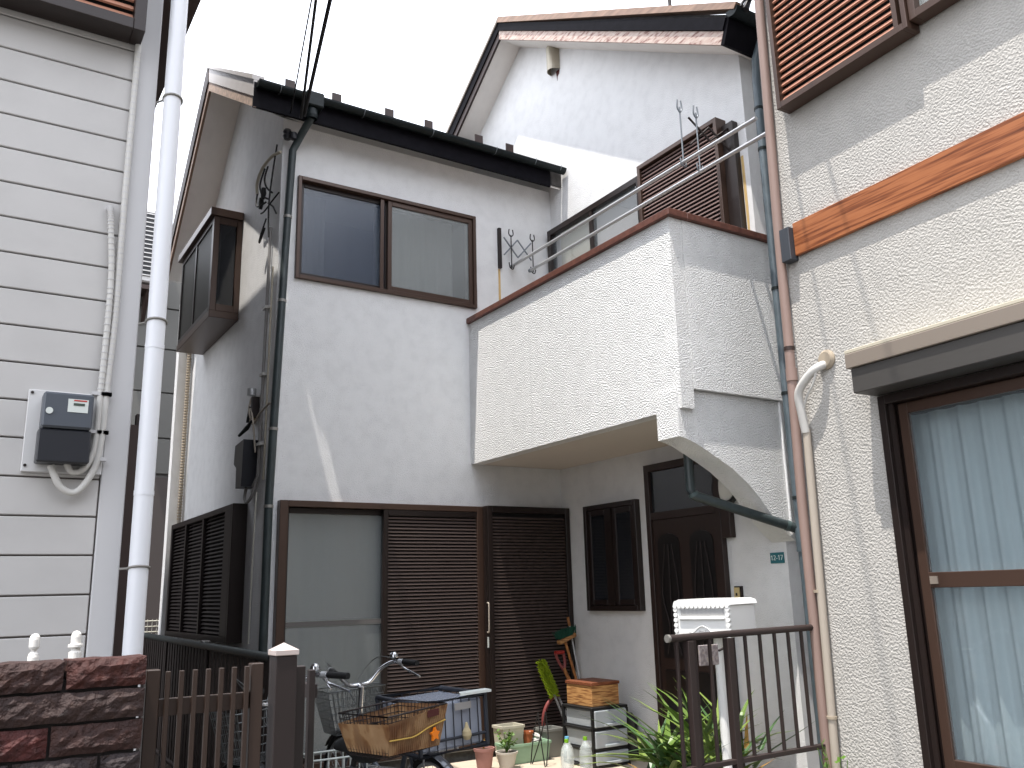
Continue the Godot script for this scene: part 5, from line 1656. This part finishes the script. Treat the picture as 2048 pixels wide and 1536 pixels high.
# tapered wire basket: bottom and top rectangles (local, y up)
func wire_basket(t: Node, c: Vector3, bw: float, bd: float, tw: float, td: float, h: float, m: Material, nw: int, nh: int, r := 0.0018, called := "basket") -> Node:
	var cor := func(k: int, v: float) -> Vector3:
		var w := lerpf(bw, tw, v) / 2
		var d := lerpf(bd, td, v) / 2
		return c + Vector3([-w, w, w, -w][k], h * v, [d, d, -d, -d][k])
	var s := begin()
	tube(s, [cor.call(0, 1.0), cor.call(1, 1.0), cor.call(2, 1.0), cor.call(3, 1.0)], r * 2.2, 6, true)
	var b := part(called, s, m, t)
	s = begin()
	for j in nh:
		var v := float(j) / nh
		tube(s, [cor.call(0, v), cor.call(1, v), cor.call(2, v), cor.call(3, v)], r, 4, true)
	for k in 4:
		for i in nw:
			var u := float(i) / nw
			var p: Vector3 = cor.call(k, 0.0).lerp(cor.call((k + 1) % 4, 0.0), u)
			var q: Vector3 = cor.call(k, 1.0).lerp(cor.call((k + 1) % 4, 1.0), u)
			tube(s, [p, q], r, 4)
	for i in nw:
		var u := float(i) / nw
		tube(s, [cor.call(0, 0.0).lerp(cor.call(1, 0.0), u), cor.call(3, 0.0).lerp(cor.call(2, 0.0), u)], r, 4)
	stuff(part("wires", s, m, b))
	return b

func bicycle(label: String, at: Vector3, yaw: float, lean: float, bar_turn: float) -> Node3D:
	# built facing -z, rear axle at z 0, front axle at z -1.1
	LOC = Transform3D(Basis(Vector3.UP, yaw) * Basis(Vector3.BACK, lean), at)
	var t := thing("bicycle", label, "bicycle")
	t.transform = LOC
	var ra := Vector3(0, 0.335, 0)
	var fa := Vector3(0, 0.335, -1.10)
	wheel(t, ra, "rear_wheel")
	wheel(t, fa, "front_wheel")
	part("rear_fender", fender(ra, -0.15, PI * 0.80, 0.35, 0.026), M.chrome, t)
	part("front_fender", fender(fa, 0.5, PI * 0.78, 0.35, 0.026), M.black_plastic, t)
	var rf := begin()
	lathe(rf, [Vector2(0.0, 0.014), Vector2(0.02, 0.01), Vector2(0.026, 0.0), Vector2(0.026, -0.01)], ra + Vector3(0, -0.03, 0.365), 14, Basis(Vector3.RIGHT, PI / 2))
	part("reflector", rf, M.reflector_red, t)
	var bb := Vector3(0, 0.30, -0.46)
	var st := Vector3(0, 0.72, -0.26)
	var ht := Vector3(0, 0.80, -0.87)
	var hb := Vector3(0, 0.62, -0.92)
	var s := begin()
	tube(s, [bb, st], 0.016, 8)
	tube(s, curve([bb, Vector3(0, 0.38, -0.62), hb], 5), 0.019, 8)
	tube(s, curve([Vector3(0, 0.46, -0.38), Vector3(0, 0.5, -0.62), Vector3(0, 0.7, -0.895)], 5), 0.016, 8)
	tube(s, [hb, ht], 0.022, 8)
	for sx in [-0.055, 0.055]:
		tube(s, [bb, ra + Vector3(sx, 0, 0)], 0.01, 6)
		tube(s, [st + Vector3(0, -0.05, 0), ra + Vector3(sx, 0, 0)], 0.009, 6)
	part("frame", s, M.meter_grey, t)
	s = begin()
	for sx in [-0.055, 0.055]:
		tube(s, curve([hb + Vector3(sx * 0.6, 0, 0), Vector3(sx, 0.5, -0.99), fa + Vector3(sx, 0, 0)], 5), 0.012, 8)
	part("fork", s, M.meter_grey, t)
	part("chain_cover", boxm(0.045, 0.06, 0.25, 0.36, -0.55, 0.06, 0.01), M.black_plastic, t)
	s = begin()
	tube(s, [bb + Vector3(-0.07, 0, 0), bb + Vector3(0.08, 0, 0)], 0.02, 8)
	tube(s, [bb + Vector3(0.08, 0, 0), bb + Vector3(0.085, -0.12, 0.12)], 0.01, 6)
	tube(s, [bb + Vector3(-0.07, 0, 0), bb + Vector3(-0.075, 0.12, -0.12)], 0.01, 6)
	var cr := part("crank", s, M.steel, t)
	part("pedal", boxm(0.09, 0.18, 0.165, 0.195, -0.38, -0.30), M.black_plastic, cr)
	part("pedal", boxm(-0.17, -0.08, 0.405, 0.435, -0.62, -0.54), M.black_plastic, cr)
	s = begin()
	tube(s, [st, Vector3(0, 0.80, -0.235)], 0.013, 8)
	tube(s, [Vector3(0, 0.80, -0.38), Vector3(0, 0.815, -0.30), Vector3(0, 0.825, -0.20), Vector3(0, 0.835, -0.12)], [0.02, 0.04, 0.085, 0.09], 10)
	part("saddle", s, M.black_rubber, t)
	# rear carrier
	s = begin()
	for sx in [-0.06, 0.06]:
		tube(s, [Vector3(sx, 0.71, -0.22), Vector3(sx, 0.715, 0.17)], 0.006, 6)
		tube(s, [Vector3(sx, 0.71, 0.02), ra + Vector3(sx, 0, 0)], 0.005, 6)
	for z in [-0.15, 0.0, 0.15]:
		tube(s, [Vector3(-0.06, 0.713, z), Vector3(0.06, 0.713, z)], 0.005, 6)
	part("carrier", s, M.steel, t)
	part("kickstand", tubem([ra + Vector3(-0.06, 0, 0.0), Vector3(-0.16, 0.01, 0.14)], 0.009, 6), M.steel, t)
	# handlebar, turned with the steering
	var keep := LOC
	var piv := Vector3(0, 0, -0.86)
	LOC = keep * Transform3D(Basis.IDENTITY, piv) * Transform3D(Basis(Vector3.UP, bar_turn), Vector3.ZERO) * Transform3D(Basis.IDENTITY, -piv)
	s = begin()
	tube(s, [Vector3(0, 0.80, -0.87), Vector3(0, 0.96, -0.83)], 0.016, 8)
	tube(s, [Vector3(0, 0.955, -0.83), Vector3(0, 0.965, -0.87)], 0.018, 8)
	for sx in [-1.0, 1.0]:
		tube(s, curve([Vector3(0, 0.965, -0.87), Vector3(sx * 0.07, 0.975, -0.875), Vector3(sx * 0.14, 1.045, -0.86), Vector3(sx * 0.20, 1.085, -0.80), Vector3(sx * 0.235, 1.085, -0.72)], 6), 0.0125, 8)
	var hb2 := part("handlebar", s, M.chrome, t)
	for sx in [-1.0, 1.0]:
		part("grip", tubem([Vector3(sx * 0.236, 1.086, -0.715), Vector3(sx * 0.262, 1.082, -0.58)], 0.0175, 10), M.black_rubber, hb2)
		part("brake_lever", tubem(curve([Vector3(sx * 0.225, 1.075, -0.745), Vector3(sx * 0.25, 1.045, -0.74), Vector3(sx * 0.275, 1.02, -0.68), Vector3(sx * 0.285, 1.0, -0.60)], 4), 0.007, 6), M.chrome, hb2)
		part("brake_clamp", tubem([Vector3(sx * 0.226, 1.085, -0.76), Vector3(sx * 0.234, 1.085, -0.725)], 0.019, 8), M.steel, hb2)
		part("brake_cable", tubem(curve([Vector3(sx * 0.228, 1.09, -0.77), Vector3(sx * 0.17, 1.11, -0.96), Vector3(sx * 0.06, 1.0, -1.0), Vector3(0, 0.85, -0.93)], 6), 0.003, 5), M.wire_grey, hb2)
	s = begin()
	lathe(s, [Vector2(0.0, 0.032), Vector2(0.015, 0.029), Vector2(0.025, 0.018), Vector2(0.028, 0.0), Vector2(0.02, -0.006)], Vector3(0.205, 1.115, -0.79), 14)
	part("bell", s, M.chrome, hb2)
	wire_basket(t, Vector3(0, 0.68, -1.04), 0.26, 0.20, 0.38, 0.27, 0.26, M.wire_grey, 12, 6, 0.0022, "front_basket")
	s = begin()
	tube(s, [Vector3(0, 0.60, -1.02), Vector3(0, 0.60, -1.10)], [0.03, 0.035], 12)
	part("headlight", s, M.black_plastic, t)
	LOC = keep
	return t

func bicycles() -> void:
	# nearer one with the rusty rear basket
	var t := bicycle("bicycle with a brown rear basket and an orange star", Vector3(1.83, 0.0, -3.92), 0.34, 0.05, -0.05)
	var keep := LOC
	LOC = LOC * Transform3D(Basis(Vector3.UP, 0.0), Vector3(0, 0.03, 0))
	var b := wire_basket(t, Vector3(0, 0.785, 0.02), 0.315, 0.25, 0.375, 0.32, 0.18, M.old_iron, 14, 7, 0.002, "rear_basket")
	var s := begin()
	var lo := [Vector3(-0.160, 0.80, 0.152), Vector3(0.160, 0.785, 0.150), Vector3(0.160, 0.785, -0.112), Vector3(-0.160, 0.80, -0.112)]
	var hi := [Vector3(-0.189, 0.935, 0.184), Vector3(0.191, 0.963, 0.185), Vector3(0.191, 0.95, -0.145), Vector3(-0.189, 0.92, -0.145)]
	for k in 4:
		var l := (k + 1) % 4
		var o: Vector3 = ((lo[k] + lo[l]) / 2 - Vector3(0, 0.732, 0.02)).normalized()
		face(s, [lo[k], lo[l], hi[l], hi[k]], o)
		face(s, [lo[k] - o * 0.004, lo[l] - o * 0.004, hi[l] - o * 0.004, hi[k] - o * 0.004], -o)
	face(s, lo, Vector3.DOWN)
	part("cover", s, M.rusty_cover, b)
	s = begin()
	for k in 26:   # wires telling through the cover
		var u := (k + 0.5) / 26.0
		tube(s, [lo[0].lerp(lo[1], u) + Vector3(0, 0, 0.001), hi[0].lerp(hi[1], u) + Vector3(0, 0, 0.001)], 0.0016, 4)
	stuff(part("ribs", s, M.rusty_cover, b))
	part("string", tubem(curve([Vector3(-0.172, 0.865, 0.172), Vector3(-0.10, 0.86, 0.172), Vector3(-0.02, 0.857, 0.172), Vector3(0.07, 0.88, 0.176), Vector3(0.177, 0.895, 0.178)], 5), 0.0035, 6), M.string_yellow, b)
	s = begin()
	var st := PackedVector2Array()
	for k in 10:
		var r := 0.031 if k % 2 == 0 else 0.0165
		var a := PI / 2 + TAU * k / 10.0
		st.append(Vector2(0.10 + cos(a) * r, 0.845 + sin(a) * r))
	prism(s, 2, st, 0.176, 0.188)
	part("star_charm", s, M.star_orange, b)
	part("patch", boxm(0.05, 0.125, 0.925, 0.955, 0.187, 0.190), M.dark_red, b)
	LOC = keep
	# farther one with the dark plastic basket
	t = bicycle("bicycle with raised chrome handlebar and dark plastic rear basket", Vector3(2.30, 0.0, -4.43), 0.05, 0.05, -0.05)
	s = begin()
	var w := 0.20
	var z0 := -0.22
	var z1 := 0.24
	for y in [0.72, 0.97]:
		tube(s, [Vector3(-w, y, z0), Vector3(w, y, z0), Vector3(w, y, z1), Vector3(-w, y, z1)], 0.013, 8, true)
	for q in [[-w, z0], [w, z0], [w, z1], [-w, z1]]:
		tube(s, [Vector3(q[0], 0.72, q[1]), Vector3(q[0], 0.97, q[1])], 0.012, 8)
	b = part("rear_basket", s, M.navy_plastic, t)
	s = begin()
	for k in 9:
		var u := -w + 2 * w * k / 8.0
		tube(s, [Vector3(u, 0.72, z0), Vector3(u, 0.97, z0)], 0.0035, 5)
		tube(s, [Vector3(u, 0.72, z1), Vector3(u, 0.97, z1)], 0.0035, 5)
		var z := z0 + (z1 - z0) * k / 8.0
		tube(s, [Vector3(-w, 0.72, z), Vector3(-w, 0.97, z)], 0.0035, 5)
		tube(s, [Vector3(w, 0.72, z), Vector3(w, 0.97, z)], 0.0035, 5)
	tube(s, [Vector3(-w, 0.78, z1), Vector3(w, 0.78, z1)], 0.008, 6)
	tube(s, [Vector3(-w, 0.78, z0), Vector3(-w, 0.78, z1)], 0.008, 6)
	part("bars", s, M.navy_plastic, b)
	part("liner", boxm(-w + 0.015, w - 0.015, 0.73, 0.955, z0 + 0.015, z1 - 0.015, 0.01), M.clear_vinyl, b)
	part("tag", boxm(0.0, 0.10, 0.915, 0.95, z1 + 0.014, z1 + 0.018), M.grey_tube, b)
	s = begin()
	prism(s, 1, PackedVector2Array([Vector2(0.03, z1 + 0.03), Vector2(0.21, z1 + 0.05), Vector2(0.215, z1 - 0.02), Vector2(0.06, z1 - 0.03)]), 0.984, 0.996)
	part("lid_tab", s, M.label_white, b)
	s = begin()
	lathe(s, [Vector2(0.0, 0.0), Vector2(0.016, 0.005), Vector2(0.024, 0.025), Vector2(0.022, 0.045), Vector2(0.012, 0.062), Vector2(0.006, 0.085), Vector2(0.0, 0.09)], Vector3(0.055, 0.765, z1 + 0.035), 10)
	part("hanging_charm", s, M.straw, b)
	LOC = Transform3D.IDENTITY

func cables() -> void:
	var far := [Vector3(0.62, 4.35, -2.05), Vector3(0.66, 4.42, -2.05), Vector3(0.70, 4.37, -2.05)]
	var anchor := [Vector3(2.10, 5.62, -6.75), Vector3(2.17, 5.55, -6.68), Vector3(2.19, 5.57, -6.66)]
	var words := ["thin twisted service wire above the house corner, leftmost of three", "black service cable above the house corner, middle of three", "thick black service cable above the house corner, rightmost of three"]
	for k in 3:
		var t := thing("service_cable", words[k], "cable", anchor[k], "service cables overhead")
		var a: Vector3 = anchor[k]
		# runs from the corner of the house up to a pole across the street
		var e: Vector3 = [Vector3(-0.20, 7.5, 4.0), Vector3(-0.56, 8.4, 4.0), Vector3(0.25, 8.7, 4.0)][k]
		var pts := []
		for i in 21:
			var u := i / 20.0
			pts.append(a.lerp(e, u) - Vector3(0, 0.3 * u * (1.0 - u), 0))
		part("cable", tubem(pts, [0.006, 0.012, 0.016][k], 6), M.cable_black, t)
	# two thin wires from the cream house up to the pole; their shadows fall on its wall
	for k in 2:
		var a: Vector3 = [Vector3(4.25, 5.89, -3.41), Vector3(4.25, 5.99, -3.28)][k]
		var e: Vector3 = [Vector3(-2.3, 11.4, 0.1), Vector3(-1.9, 12.3, 1.1)][k]
		var t := thing("house_wire", ["thin wire from the cream house's wall, the one nearer its corner", "thin wire from the cream house's wall, farther from its corner"][k], "cable", a, "wires over the cream house")
		part("wire", tubem([a, e], 0.008, 6), M.cable_black, t)
